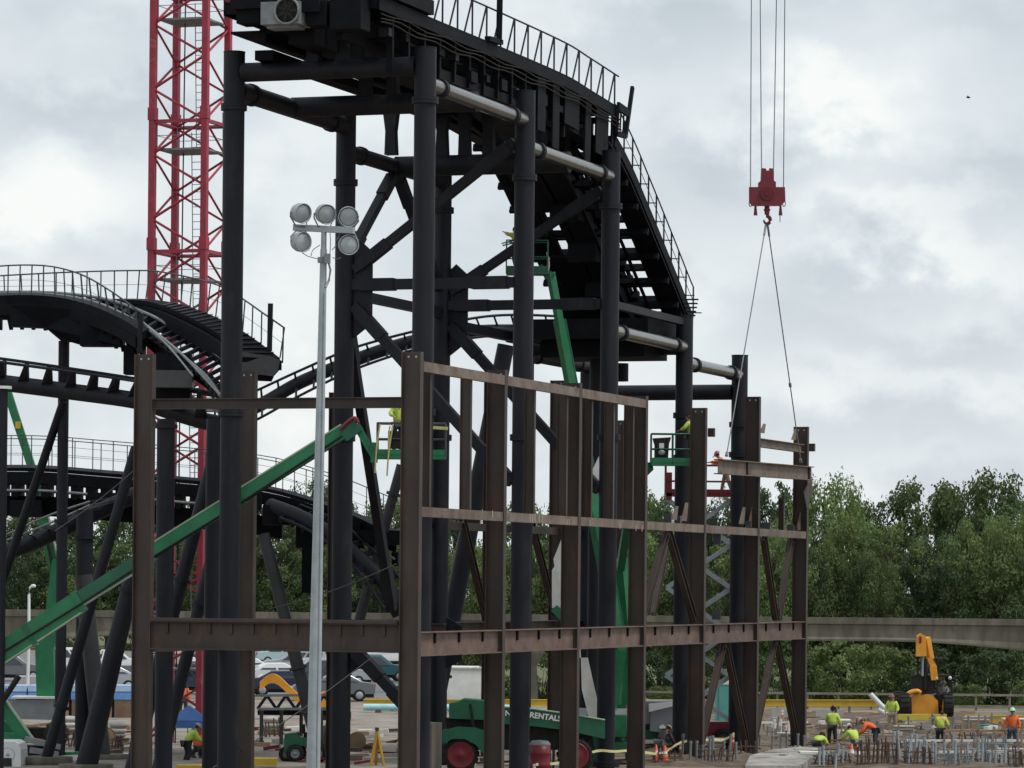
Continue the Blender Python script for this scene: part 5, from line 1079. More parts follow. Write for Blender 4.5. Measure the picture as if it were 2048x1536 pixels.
# yellow arm of a digger behind, left
ex_ = thing('digger', 'yellow digger with its arm bent down, seen between the left columns', 'digger', G(640, 1440))
m = MB(); pts = C3([(520, 1372, 178), (538, 1358, 178), (556, 1360, 178), (580, 1382, 178), (604, 1404, 178)], 4); m.loft([[p + V((0, -.2, k * .22)) for k in (-1, 1)] + [p + V((0, .2, k * .22)) for k in (1, -1)] for p in pts]); m.build('arm', ORANGE, ex_)
m = MB(); m.bar(P(604, 1400, 178), P(660, 1392, 178), .4, .5); m.build('boom', ORANGE, ex_)
m = MB(); a, b = P(640, 1385, 178), P(690, 1425, 178); m.abox(a.x, b.x, 177.4, 179, b.z, a.z); m.build('cab', ORANGE, ex_)
m = MB(); a, b = P(635, 1425, 178), P(700, 1442, 178); m.abox(a.x, b.x, 177.2, 177.9, b.z, a.z); m.abox(a.x, b.x, 178.6, 179.3, b.z, a.z); m.build('tracks', RUBBER, ex_)
# white truck cab and green machine in the bottom left corner
YW = 131.0
tw = thing('white_truck', 'white truck cab with rounded roof cut by the lower left corner', 'truck', G(10, 1560))
m = MB(); m.prism([P(-130, 1482, YW), P(28, 1483, YW), P(37, 1488, YW), P(41, 1500, YW), P(42, 1560, YW), P(-130, 1560, YW)], Y * 1.9); bd_ = m.build('body', WHITE, tw)
m = MB(); m.prism([P(7, 1516, YW - .02), P(23, 1516, YW - .02), P(24, 1548, YW - .02), P(7, 1548, YW - .02)], Y * .05); m.build('window', GLASSD, bd_)
m = MB(); m.prism([P(-60, 1512, YW - .02), P(-10, 1512, YW - .02), P(-10, 1548, YW - .02), P(-60, 1548, YW - .02)], Y * .05); m.build('window', GLASSD, bd_)
for px in (-110, 15): wheel(tw, V((P(px, 1560, YW).x, YW + .15, .42)), Y, .42, .28, .25, GALV, False)
YK = 137.0
ck = thing('crawler_lift', 'green lift with a folded boom and grey platform beams behind the white truck', 'boom lift', G(60, 1528))
boom(ck, P(-30, 1362, YK), P(56, 1484, YK), .4, .42, GREEN, edge=LGREEN); boom(ck, P(-40, 1400, YK + .6), P(40, 1488, YK + .6), .3, .34, GREEN, 'boom_section')
m = MB(); m.tube(P(-20, 1440, YK - .5), P(38, 1352, YK - .5), .11, n=10); m.build('hydraulic_cylinder', RUBBER, ck)
for (x0, y0, x1, y1) in ((50, 1478, 122, 1494), (60, 1500, 118, 1508)): m = MB(); m.bar(P(x0, y0, YK - .6), P(x1, y1, YK - .6), .25, .2); m.build('platform_beam', GALVD, ck)
m = MB(); m.bar(P(-60, 1465, YK), P(58, 1478, YK), .5, .3); m.build('chassis', GREEN, ck)
m = MB(); a, b = P(-60, 1490, YK), P(110, 1526, YK); m.abox(a.x, b.x, YK - .3, YK + .9, b.z, a.z); m.build('tracks', RUBBER, ck)
m = MB(); a, b = P(122, 1504, YK - .4), P(164, 1545, YK - .4); m.abox(a.x, b.x, YK - .4, YK + .3, b.z, a.z); tbx = m.build('tool_box', GREEN, ck)
m = MB(); a, b = P(128, 1520, YK - .42), P(158, 1545, YK - .42); m.abox(a.x, b.x, YK - .42, YK - .38, b.z, a.z); m.build('painted_opening', RUBBER, tbx)  # black panel painted as the dark inside of the box
# ------------------------------------------------------------------ people
SKIN = mat('skin', (.36, .20, .135), .6, 0, (.30, .16, .10), 6, .5)
CL = {k: mat('cloth_' + k, c, .85, 0, tuple(x * .75 for x in c), 6, .6) for k, c in dict(lime=(.50, .67, .11), orange=(.82, .15, .035), jeans=(.045, .06, .10), black=(.02, .021, .025), grey=(.18, .19, .2), tan=(.30, .25, .19), white=(.65, .65, .63), yellow=(.62, .56, .13), dark=(.05, .045, .045)).items()}
HAT = {k: mat('helmet_' + k, c, .35, 0, tuple(x * .9 for x in c), 6, .4) for k, c in dict(white=(.72, .72, .7), green=(.36, .70, .42), pink=(.45, .09, .18), brown=(.12, .06, .04), tan=(.4, .33, .26)).items()}
HAIR = mat('hair', (.02, .014, .01), .7, 0, (.035, .022, .015), 20, .5)
def skin_mesh(pts, edges, rad, root, sub=1):
    me = bpy.data.meshes.new('tmp'); me.from_pydata([tuple(p) for p in pts], edges, []); o = bpy.data.objects.new('tmp', me); COL.objects.link(o)
    o.modifiers.new('s', 'SKIN'); sv = me.skin_vertices[0].data
    for i, r in enumerate(rad): sv[i].radius = r if isinstance(r, tuple) else (r, r); sv[i].use_root = (i == root)
    ss = o.modifiers.new('b', 'SUBSURF'); ss.levels = sub; ss.render_levels = sub
    bpy.context.view_layer.update(); out = bpy.data.meshes.new_from_object(o.evaluated_get(bpy.context.evaluated_depsgraph_get()))
    bpy.data.objects.remove(o); bpy.data.meshes.remove(me)
    for p in out.polygons: p.use_smooth = True
    return out
def person(label, foot, head, bend=0, crouch=0.0, arms=((.1, .1), (.1, .1)), shirt='lime', trs='jeans', hat='white', vest=True, step=.0, look=0.0, sc=1.0, sit=False, cat='person', raise_=None):
    """head: compass heading of the chest, 0 = away from the viewer; bend: forward lean in degrees; arms: (forward, up) of each wrist"""
    B = R(bend); ph = .95 - crouch
    def up(x, y, z):                    # a point of the upper body, leaning about the hips
        z -= .95; return V((x, y * math.cos(B) + z * math.sin(B), ph + z * math.cos(B) - y * math.sin(B)))
    pel = V((0, 0, ph)); pts = {}
    pts['pel'] = pel; pts['wai'] = up(0, 0, 1.10); pts['che'] = up(0, .01, 1.30); pts['nek'] = up(0, .0, 1.47)
    hb_ = up(0, .02, 1.55); fw = up(0, 1, 1.55) - up(0, 0, 1.55); fw = (fw + V((0, 0, -look))).normalized()
    pts['jaw'] = hb_ + fw * .02; pts['hed'] = hb_ + (pts['nek'] - pts['che']).normalized() * .09 + fw * .025; pts['crn'] = pts['hed'] + (pts['nek'] - pts['che']).normalized() * .075 - fw * .01
    rad = dict(pel=(.145, .105), wai=(.13, .095), che=(.155, .105), nek=.052, jaw=.066, hed=(.078, .092), crn=(.066, .075))
    E_ = [('pel', 'wai'), ('wai', 'che'), ('che', 'nek'), ('nek', 'jaw'), ('jaw', 'hed'), ('hed', 'crn')]
    for i, (sg, nm) in enumerate(((-1, 'L'), (1, 'R'))):
        f, u_ = arms[i]; sh = up(.185 * sg, 0, 1.41); w = sh + V((.09 * sg * (1 - abs(f)), f, u_ - .52 * max(0, 1 - abs(f) - abs(u_) * .2))) if not sit else sh + V((0, f, u_))
        el = lerp(sh, w, .52) + V((.07 * sg, -.07, -.04)); d = (w - el).normalized()
        pts['sh' + nm], pts['el' + nm], pts['wr' + nm] = sh, el, w; pm = w + d * .06; pts['pa' + nm] = pm
        rad['sh' + nm], rad['el' + nm], rad['wr' + nm], rad['pa' + nm] = .062, .044, .028, (.036, .022)
        E_ += [('che', 'sh' + nm), ('sh' + nm, 'el' + nm), ('el' + nm, 'wr' + nm), ('wr' + nm, 'pa' + nm)]
        sdv = d.cross(V((0, 1, .2))).normalized() if abs(d.y) < .9 else V((1, 0, 0)); dn = d.cross(sdv)
        for k, (of, ln) in enumerate(((-.028, .072), (-.009, .085), (.010, .08), (.028, .062))):
            a, b, c = 'f%d%s' % (k, nm), 'g%d%s' % (k, nm), 'h%d%s' % (k, nm)
            pts[a] = pm + sdv * of + d * .03; pts[b] = pts[a] + d * ln * .55; pts[c] = pts[b] + (d * .7 + dn * .7).normalized() * ln * .5
            rad[a], rad[b], rad[c] = .0095, .0088, .0075; E_ += [('pa' + nm, a), (a, b), (b, c)]
        pts['t1' + nm] = w + d * .03 + sdv * -.04; pts['t2' + nm] = pts['t1' + nm] + (d - sdv * .5).normalized() * .05; rad['t1' + nm] = .011; rad['t2' + nm] = .009; E_ += [('wr' + nm, 't1' + nm), ('t1' + nm, 't2' + nm)]
        hip = V((.095 * sg, 0, ph - .04)); st_ = step * sg
        an = V((.11 * sg, st_ - .02, .09)); kn = lerp(hip, an, .5) + V((.03 * sg * (1 + crouch * 3), .02 + crouch * .75, .0))
        if sit: kn = hip + V((.03 * sg, .42, .02)); an = kn + V((0, .05, -.42))
        toe = an + V((.02 * sg, .17, -.055))
        for n_, p_, r_ in (('hi', hip, .088), ('kn', kn, .06), ('an', an, .042), ('to', toe, .038)): pts[n_ + nm] = p_; rad[n_ + nm] = r_
        E_ += [('pel', 'hi' + nm), ('hi' + nm, 'kn' + nm), ('kn' + nm, 'an' + nm), ('an' + nm, 'to' + nm)]
    keys = list(pts); ix = {k: i for i, k in enumerate(keys)}
    o = thing('person', label, cat, foot, 'people on the site'); o.rotation_euler = (0, 0, R(-head)); o.scale = (sc, sc, sc)
    def put(name, me, m, par=None):
        me.materials.clear(); me.materials.append(m); c = bpy.data.objects.new(name, me); COL.objects.link(c); c.parent = par or o; return c
    me = skin_mesh([pts[k] for k in keys], [(ix[a], ix[b]) for a, b in E_], [rad[k] for k in keys], ix['pel'])
    put('body', me, SKIN)
    def cloth(name, ks, gs, m, grow, root, cut=None):
        loc_ = {k: i for i, k in enumerate(ks)}; P_ = [pts[k] for k in ks]
        if cut:
            for k, (a, f) in cut.items(): P_[loc_[k]] = lerp(pts[a], pts[k], f)
        rr = [tuple(x + grow for x in rad[k]) if isinstance(rad[k], tuple) else rad[k] + grow for k in ks]
        put(name, skin_mesh(P_, [(loc_[a], loc_[b]) for a, b in gs], rr, loc_[root]), m)
    cloth('shirt', ['pel', 'wai', 'che', 'nek', 'shL', 'elL', 'wrL', 'shR', 'elR', 'wrR'], [('pel', 'wai'), ('wai', 'che'), ('che', 'nek'), ('che', 'shL'), ('shL', 'elL'), ('elL', 'wrL'), ('che', 'shR'), ('shR', 'elR'), ('elR', 'wrR')], CL[shirt], .034, 'che', {'nek': ('che', .62), 'wrL': ('elL', .8), 'wrR': ('elR', .8)})
    cloth('trousers', ['pel', 'hiL', 'knL', 'anL', 'hiR', 'knR', 'anR'], [('pel', 'hiL'), ('hiL', 'knL'), ('knL', 'anL'), ('pel', 'hiR'), ('hiR', 'knR'), ('knR', 'anR')], CL[trs], .026, 'pel')
    if vest: cloth('vest', ['pel', 'wai', 'che', 'shL', 'shR'], [('pel', 'wai'), ('wai', 'che'), ('che', 'shL'), ('che', 'shR')], CL['lime' if shirt not in ('orange',) else 'orange'], .046, 'che', {'pel': ('wai', .6), 'shL': ('che', .7), 'shR': ('che', .7)})
    for nm in ('L', 'R'):
        loc_ = [pts['an' + nm] + V((0, -.02, .05)), pts['an' + nm] + V((0, -.03, -.02)), pts['to' + nm], pts['to' + nm] + V((0, .05, .0))]
        put('boot', skin_mesh(loc_, [(0, 1), (1, 2), (2, 3)], [.055, .058, .05, .04], 0), CL['dark'])
    axu = (pts['crn'] - pts['hed']).normalized(); hc = pts['hed'] + axu * .055
    if hat:
        m = MB(); rx = axu.cross(fw).normalized(); rings = []
        for a in (88, 70, 50, 30, 10): rings.append([hc + (rx * .118 * math.cos(t) + fw * .138 * math.sin(t)) * math.sin(R(a)) + axu * .125 * math.cos(R(a)) for t in [k * math.tau / 14 for k in range(14)]])
        m.loft(rings, True)
        m.loft([[hc + (rx * r_ * .118 * math.cos(t) + fw * (.138 * r_ + (.05 if math.sin(t) > .3 else 0) * (r_ - .9) * 5) * math.sin(t)) + axu * h_ for t in [k * math.tau / 14 for k in range(14)]] for r_, h_ in ((1.0, .012), (1.16, .0), (1.16, -.012), (1.0, -.005))], True)
        me = bpy.data.meshes.new('helmet'); me.from_pydata([tuple(p) for p in m.v], [], m.f); me.polygons.foreach_set('use_smooth', m.sm); put('helmet', me, HAT[hat])
    m = MB(); m.sphere(pts['hed'] + fw * .098, .013, .02, .02, 6, 4)
    for sg in (-1, 1):
        rx = axu.cross(fw).normalized(); m.sphere(pts['hed'] + rx * sg * .085, .012, .02, .03, 6, 4)
    c = bpy.data.meshes.new('nose_and_ears'); c.from_pydata([tuple(p) for p in m.v], [], m.f); put('nose_and_ears', c, SKIN)
    m = MB()
    for sg in (-1, 1): m.sphere(pts['hed'] + fw * .088 + rx * sg * .032 + axu * .02, .011, .011, .008, 6, 4)
    m.sphere(pts['jaw'] + fw * .068 + axu * .012, .022, .008, .005, 6, 4)
    c = bpy.data.meshes.new('eyes_and_mouth'); c.from_pydata([tuple(p) for p in m.v], [], m.f); put('eyes_and_mouth', c, HAIR)
    m = MB(); m.sphere(pts['hed'] - fw * .028 + axu * .01, .084, .084, .085, 10, 6); c = bpy.data.meshes.new('hair'); c.from_pydata([tuple(p) for p in m.v], [], m.f); put('hair', c, HAIR)
    return o
def gp(px, py, y): p = P(px, py, y); return p
PIT = 0.0
person('worker crouching with a rounded lime back, leftmost of the crew by the rebar', P(1632, 1512, 150), 25, 70, .38, ((.35, -.1), (.3, -.1)), 'lime', 'dark', 'brown', look=.5)
person('worker in a lime shirt bowing the head, standing over the crouching worker', P(1664, 1499, 153), 20, 12, .0, ((.25, .05), (.15, .0)), 'lime', 'black', 'brown', look=.9)
person('worker in lime with a white helmet leaning forward beside the rebar cage', P(1712, 1524, 148), -30, 42, .12, ((.4, .0), (.35, .1)), 'lime', 'grey', 'white', look=.4)
person('worker in an orange shirt bending low to the left behind the rebar cage', P(1752, 1502, 154), -75, 62, .05, ((.3, -.1), (.35, -.15)), 'orange', 'jeans', 'tan', look=.3)
person('worker with a lime vest and tan trousers walking in front of the yellow machine', P(1784, 1468, 168), 200, 6, .0, ((.2, .0), (.1, .0)), 'lime', 'tan', 'brown', step=.12)
person('worker in a yellowish lime vest seen from behind, below the yellow machine', P(1880, 1502, 156), 30, 14, .05, ((.2, .05), (.2, .0)), 'yellow', 'black', None, look=.5)
person('worker in an orange shirt and mint helmet standing upright at the right edge', P(2024, 1504, 152), 185, 0, .0, ((.08, .0), (.05, .0)), 'orange', 'jeans', 'green', vest=False)
person('operator sitting in the cab of the yellow machine', V((YP(1889, 1405).x, YY + .75, YP(1889, 1405).z - .42 + .1)), 180, 4, .38, ((.3, -.2), (.3, -.2)), 'grey', 'dark', 'tan', vest=False, sit=True)
person('worker in a lime shirt standing in the basket beside the corner column', P(795, 908, YA), 160, 8, .0, ((.3, .1), (.25, .15)), 'lime', 'jeans', 'white')
person('worker in yellow high up in the basket between the tower columns', P(1036, 541, YC), -40, 15, .1, ((.35, .4), (.3, .3)), 'yellow', 'dark', None, look=.2)
person('worker in lime at the right rail of the basket with the black console', P(1384, 922, YD), -60, 12, .0, ((.3, .1), (.25, .0)), 'lime', 'dark', None, look=.2)
person('worker with a pink helmet leaning over the lifted beam from the red scissor lift', P(1452, 986, YS - .3), -80, 30, .0, ((.45, .15), (.4, .1)), 'orange', 'tan', 'pink', vest=False, step=.22, look=.2)
person('worker in an orange vest standing behind the blue sunshade by the red mast', P(366, 1440, 172), 180, 0, .0, ((.1, .0), (.1, .0)), 'orange', 'dark', 'white')
person('worker in lime bending under the blue sunshade', P(372, 1528, 137), 60, 38, .15, ((.35, .0), (.3, .0)), 'lime', 'black', 'tan')
person('worker in orange crouching under the blue sunshade', P(398, 1526, 138.5), -30, 40, .36, ((.3, -.1), (.3, -.1)), 'orange', 'dark', 'brown')
person('worker in dark clothes bending by the orange cones below the grey lift cover', P(1318, 1524, 141), 40, 50, .15, ((.35, -.1), (.3, -.1)), 'dark', 'grey', 'tan', vest=False)
# ------------------------------------------------------------------ broken ground of the building site
m = MB(); rnd = random.Random(8); NX, NY = 120, 70
x0, x1, y0, y1 = 3.0, 34.0, 134.0, 196.0
def hgt(x, y):
    e_ = min(1, (x - x0) / 3, (x1 - x) / 3, (y - y0) / 4, (y1 - y) / 5)
    return -.03 + max(0, e_) * (.05 + .34 * max(0, noise.noise(V((x * .35, y * .16, 2.2))) + .25) + .13 * noise.noise(V((x * 1.3, y * .7, 5))) + .06 * noise.noise(V((x * 4, y * 3, 1))))
m.add([V((lerp(x0, x1, i / NX), lerp(y0, y1, j / NY), hgt(lerp(x0, x1, i / NX), lerp(y0, y1, j / NY)))) for j in range(NY + 1) for i in range(NX + 1)],
      [(j * (NX + 1) + i, j * (NX + 1) + i + 1, (j + 1) * (NX + 1) + i + 1, (j + 1) * (NX + 1) + i) for j in range(NY) for i in range(NX)], True)
SOIL2 = mat('turned_soil', (.155, .112, .08), .95, 0, (.06, .043, .033), 1.1, .95, .6, col3=(.28, .235, .19), scale3=.7, amt3=.6, lo3=.55)
tag(m.build('soil', SOIL2), kind='structure')
def pbox(name, m_, label, cat, px0, py0, px1, py1, y, dep, group=None):
    a, b = P(px0, py1, y), P(px1, py0, y); mb = MB(); mb.abox(a.x, b.x, y, y + dep, a.z, b.z); return solo(mb, name, m_, label, cat, ((a.x + b.x) / 2, y + dep / 2, a.z), group)
# long yellow beams
YB3 = 190.0
for (xa, xb, yy, lb_) in ((727, 1756, 1405, 'long yellow beam lying along the back of the site behind the frame'), (1930, 2110, 1437, 'yellow beam at the right edge behind the worker in the mint helmet')):
    a, b = P(xa, yy, YB3 if yy < 1420 else 178), P(xb, yy + 1, YB3 if yy < 1420 else 178); o = thing('formwork_beam', lb_, 'formwork beam', (a + b) / 2 - Z * .2)
    mb = MB(); mb.ibeam(a, b, .34, .2, .05, .05, Z); mb.build('beam', YELLOW, o)
    for k in range(9):
        c = lerp(a, b, (k + .5) / 9); mb = MB(); mb.box(c - Z * (c.z / 2 + .08), X * .06, Y * .06, Z * (c.z / 2 - .1)); mb.build('prop', GALVD, o)
a, b = P(1796, 1434, 172), P(1893, 1434, 172); o = thing('formwork_beam', 'pale yellow spreader beam on trestles just in front of the yellow telehandler', 'formwork beam', (a.x, 172, 0))
mb = MB(); mb.bar(a, b, .3, .26); mb.build('beam', mat('faded_yellow', (.55, .47, .05), .6, 0, (.4, .34, .06), 2, .6), o)
for c, d in ((a, -.7), (b, .5)):
    mb = MB(); mb.bar(lerp(a, b, .1 if c is a else .9), V((c.x + d * .4, 172, .0)), .14, .14); mb.build('trestle_leg', WOOD, o)
# formwork walls of boards
PLY = mat('pale_plywood', (.46, .42, .34), .8, 0, (.32, .28, .21), 1.5, .8)
def form(label, xa, xb, py, y, h, posts, m_=WOOD, boards=3):
    px_ = xa / 7
    a, b = P(xa, py, y), P(xb, py, y); o = thing('formwork_wall', label, 'formwork', ((a.x + b.x) / 2, y, 0), 'timber formwork on the site'); zt = a.z
    for k in range(boards):
        mb = MB(); z1 = zt - k * h / boards; mb.abox(a.x + .06 * (k % 2), b.x - .05 * ((k + 1) % 2), y - .03, y + .01 + .01 * (k % 2), z1 - h / boards + .02, z1); mb.build('board', PLY if (k + int(px_)) % 3 == 0 else m_, o)
    for k in range(posts):
        x = lerp(a.x, b.x, (k + .5) / posts); mb = MB(); mb.abox(x - .05, x + .05, y - .12, y - .034, 0 if zt - h < .6 else zt - h - .1, zt + .08 * ((k * 7) % 3)); mb.build('stake', m_, o)
    return o
for i, a in enumerate(((1630, 1790, 1449, 170, .45, 6), (1900, 2060, 1446, 171, .5, 6), (1640, 1720, 1463, 163, .4, 4), (1820, 1960, 1460, 165, .55, 5), (1970, 2060, 1468, 161, .5, 4), (1790, 1905, 1472, 160, .4, 5),
                       (1650, 1760, 1480, 156, .4, 5), (1890, 2030, 1483, 155.5, .7, 6), (1760, 1880, 1492, 152, .4, 5), (1830, 2010, 1502, 147.5, .35, 7), (1900, 2060, 1516, 143.5, .4, 6), (1540, 1625, 1446, 172, .4, 4), (1530, 1610, 1470, 160, .4, 4), (1300, 1350, 1470, 158, .4, 3))):
    form('timber formwork wall, %s of the board rows from the top of the site area' % NUM[i], *a, WOOD if i % 3 else mat('grey_timber', (.27, .25, .22), .85, 0, (.16, .14, .12), 2, .8))
for (xa, xb, ya, yb_, y, lb_) in ((1632, 1688, 1419, 1437, 184, 'pale grey concrete panel below the yellow beam right of the frame'), (1543, 1592, 1416, 1439, 184, 'pale grey concrete panel between the two last frame columns'), (1950, 2060, 1424, 1434, 183, 'long low grey concrete panel behind the worker in the mint helmet')):
    pbox('concrete_panel', CONCL, lb_, 'concrete panel', xa, ya, xb, yb_, y, .25, 'concrete panels on the site')
# rebar cages and starter bars
rb_me = None
def rebar(label, px, py_top, py_bot, wpx, y, n, m_=REBAR, hoops=3, dep=1.0):
    c = P(px, py_bot, y); o = thing('rebar_cage', label, 'rebar cage', (c.x, y, max(0, c.z)), 'rebar cages on the site'); w = wpx / FPX * y; zt = P(px, py_top, y).z; z0 = max(0, c.z); r_ = random.Random(int(px))
    pos = [(-w / 2 + w * (k + .5) / n + r_.uniform(-.04, .04), r_.choice((-dep / 2, dep / 2)) + r_.uniform(-.1, .1)) for k in range(n)]
    for dx, dy in pos:
        mb = MB(); b = V((c.x + dx, y + dy, z0)); mb.tube(b, V((b.x + r_.uniform(-.11, .11), b.y + r_.uniform(-.1, .1), zt - r_.uniform(0, .5) ** 1.5 * (zt - z0))), .03, n=6); mb.build('bar', m_, o)
    for k in range(hoops):
        z = lerp(z0, zt, (k + .6) / (hoops + .6)); mb = MB(); mb.path([V((c.x + a * w / 2, y + b * dep / 2, z)) for a, b in ((-1, -1), (1, -1), (1, 1), (-1, 1))], .016, 5, True); mb.build('stirrup', m_, o)
rebar('large rusty rebar cage in front of the crouching crew', 1752, 1474, 1545, 84, 136.8, 26, hoops=4)
rebar('rusty starter bars at the bottom right beside the large cage', 1835, 1492, 1545, 60, 137.4, 12)
rebar('rusty starter bars low by the concrete slab under the worker in lime', 1664, 1505, 1545, 74, 137.6, 14)
rebar('rusty starter bars in front of the worker in the mint helmet', 1985, 1470, 1540, 70, 140, 15, GALVD)
rebar('rusty starter bars in the bottom right corner', 2045, 1490, 1545, 56, 137, 11)
rebar('grey starter bars at the lower right between the boards', 1910, 1500, 1545, 66, 137, 12, GALVD)
rebar('rusty starter bars in front of the far frame columns', 1430, 1490, 1545, 70, 138, 11)
rebar('rusty starter bars by the orange cone under the grey lift cover', 1335, 1500, 1545, 60, 138, 8)
rebar('rusty starter bars between the slanted legs at the left', 150, 1455, 1520, 36, 146, 7)
rebar('rusty starter bars behind the thick slanted leg at the left', 240, 1470, 1525, 36, 144, 7)
rebar('rusty starter bars left of the forklift', 548, 1435, 1478, 40, 158, 8)
# pipe stubs
st = None; k_ = 0
r_ = random.Random(5)
for (xa, xb, y, n, h0, h1, m_) in ((1360, 1480, 139, 9, .6, 1.1, GALVD), (1640, 1700, 137, 8, .5, .8, GALV), (1785, 1860, 138, 10, .7, 1.25, GALV), (1860, 2045, 138, 16, .4, 1.0, GALV), (1900, 2045, 147, 10, .4, .9, GALVD), (1500, 1640, 150, 8, .4, .8, GALVD), (1080, 1115, 131, 4, .7, 1.0, GALVD), (1195, 1235, 137, 3, .8, 1.2, OFFW), (1700, 1990, 168, 9, .5, 1.0, GALVD), (1545, 1600, 165, 4, .4, .8, OFFW)):
    proto = None
    for k in range(n):
        p = P(lerp(xa, xb, (k + r_.uniform(.2, .8)) / n), HZ, y + r_.uniform(-1.5, 1.5)); p.z = 0
        if proto is None:
            mb = MB(); mb.tube((0, 0, 0), (0, 0, 1), .05, n=10); mb.tube((0, 0, .9), (0, 0, 1.02), .062, n=10)
            proto = solo(mb, 'pipe_stub', m_, 'upright grey conduit stub standing in the ground of the site' if m_ is not OFFW else 'upright white conduit stub standing in the ground of the site', 'pipe stub', (0, 0, 0), 'conduit stubs standing on the site'); c = proto
        else: c = proto.copy(); COL.objects.link(c)
        c.location = p; c.scale = (1, 1, r_.uniform(h0, h1)); c.rotation_euler = (r_.uniform(-.05, .05), r_.uniform(-.06, .06), 0)
# scattered planks and blocks
for i in range(120):
    px = r_.uniform(1620, 2060) if i % 4 else r_.uniform(1300, 1620); y = r_.uniform(142, 182); b = P(px, HZ, y); z = hgt(b.x, y) + .08; an = r_.uniform(-.5, .5); l = r_.uniform(.6, 2.2)
    mb = MB(); d = V((math.cos(an), math.sin(an), r_.uniform(-.12, .12))); mb.bar(V((b.x, y, z)) - d * l / 2, V((b.x, y, z)) + d * l / 2, .14, .05)
    solo(mb, 'plank', PLY if i % 3 == 0 else WOOD, 'loose %s plank lying on the broken soil of the site' % ('pale' if i % 3 == 0 else 'brown timber'), 'plank', (b.x, y, z), 'loose %s planks on the site' % ('pale' if i % 3 == 0 else 'brown'))
for i in range(50):
    px = r_.uniform(1540, 2060); y = r_.uniform(139, 178); b = P(px, HZ, y); z = hgt(b.x, y); s_ = r_.uniform(.1, .24); mb = MB()
    mb.prism([V((b.x + s_ * math.cos(k * 1.26 + i) * r_.uniform(.7, 1.1), y + s_ * math.sin(k * 1.26 + i), z - .02)) for k in range(5)], V((.03, 0, s_ * r_.uniform(.7, 1.5))))
    solo(mb, 'rubble', CONCL if i % 2 else OFFW, 'pale lump of rubble lying on the broken soil of the site', 'rubble', (b.x, y, z), 'lumps of rubble on the site')
# concrete slab edge under the frame's far end
mb = MB(); mb.prism([G(1500, 1524), G(1545, 1512), G(1600, 1506), G(1640, 1508), G(1632, 1522), G(1600, 1545), G(1490, 1545)], Z * .25); solo(mb, 'concrete_slab', mat('stained_concrete', (.40, .39, .37), .9, 0, (.2, .19, .17), .8, .9, .3, col3=(.07, .065, .06), scale3=.7, amt3=.8, lo3=.5), 'pale concrete slab edge at the foot of the last frame columns', 'concrete slab', G(1600, 1520))
# posts, tape, cones
def delineator(px, py_top, y, label):
    b = P(px, HZ, y); zt = P(px, py_top, y).z; o = thing('safety_post', label, 'safety post', (b.x, y, 0), 'orange safety posts')
    mb = MB(); mb.lathe((b.x, y, 0), Z, [(.0, 0), (.2, 0), (.2, .05), (.06, .07), (.0, .07)], 12); mb.build('base', RUBBER, o)
    mb = MB(); mb.lathe((b.x, y, .06), Z, [(.055, 0), (.05, zt - .2), (.03, zt - .12), (.045, zt - .1), (.03, zt - .06), (.0, zt - .06)], 10); mb.build('tube', ORPL, o)
    for k in (.55, .78): mb = MB(); mb.tube((b.x, y, zt * k), (b.x, y, zt * k + .1), .056, n=10); mb.build('reflective_band', WHITE, o)
DEL = [(1072, 1528, 127, 'low orange safety post, nearest end of the yellow tape'), (1146, 1518, 130, 'orange safety post in front of the white barrel by the tape'), (1268, 1500, 135, 'orange safety post between the two middle frame columns'), (1364, 1482, 141, 'orange safety post in the middle of the yellow tape'),
       (1469, 1465, 146, 'orange safety post at the far end of the yellow tape'), (1444, 1443, 163, 'orange safety post standing behind the inverted brace'), (1567, 1419, 182, 'orange safety post under the yellow beam between the last columns'), (1574, 1448, 160, 'leaning red safety post on the rubble between the last columns')]
for a in DEL: delineator(*a)
tp = MB(); kn = [P(1072, 1529, 127 - .06), P(1110, 1527, 128.5), P(1146, 1519, 129.94), P(1193, 1502, 132), P(1230, 1503, 133), P(1268, 1501, 134.94), P(1322, 1507, 138), P(1364, 1484, 140.94), P(1420, 1479, 143), P(1448, 1479, 145), P(1469, 1467, 145.94)]
kk = smooth_pts(kn, 4)
tp.loft([[p + Z * .045, p + Z * .045 + Y * .012, p - Z * .045 + Y * .012, p - Z * .045] for p in kk]); solo(tp, 'barrier_tape', mat('yellow_tape', (.72, .66, .30), .6, 0, (.62, .58, .36), 3, .6), 'pale yellow barrier tape sagging between orange posts along the frame', 'barrier tape', kn[0] - Z * kn[0].z)
def cone(px, py, y, label):
    b = P(px, py, y); b.z = 0; o = thing('traffic_cone', label, 'traffic cone', b, 'orange traffic cones'); mb = MB(); mb.box(b + Z * .02, X * .2, Y * .2, Z * .02); mb.build('base', ORPL, o)
    mb = MB(); mb.lathe(b + Z * .04, Z, [(.15, 0), (.03, .62), (.0, .63)], 12); mb.build('body', ORPL, o); mb = MB(); mb.lathe(b + Z * .04, Z, [(.108, .26), (.073, .4)], 12); mb.build('reflective_band', WHITE, o)
cone(1312, 1530, 138.5, 'orange cone just right of the third frame column'); cone(1330, 1532, 138, 'orange cone farther right by the starter bars'); cone(1703, 1530, 141, 'orange cone at the foot of the large rebar cage'); cone(1715, 1532, 140.4, 'second orange cone behind the bars of the large cage')
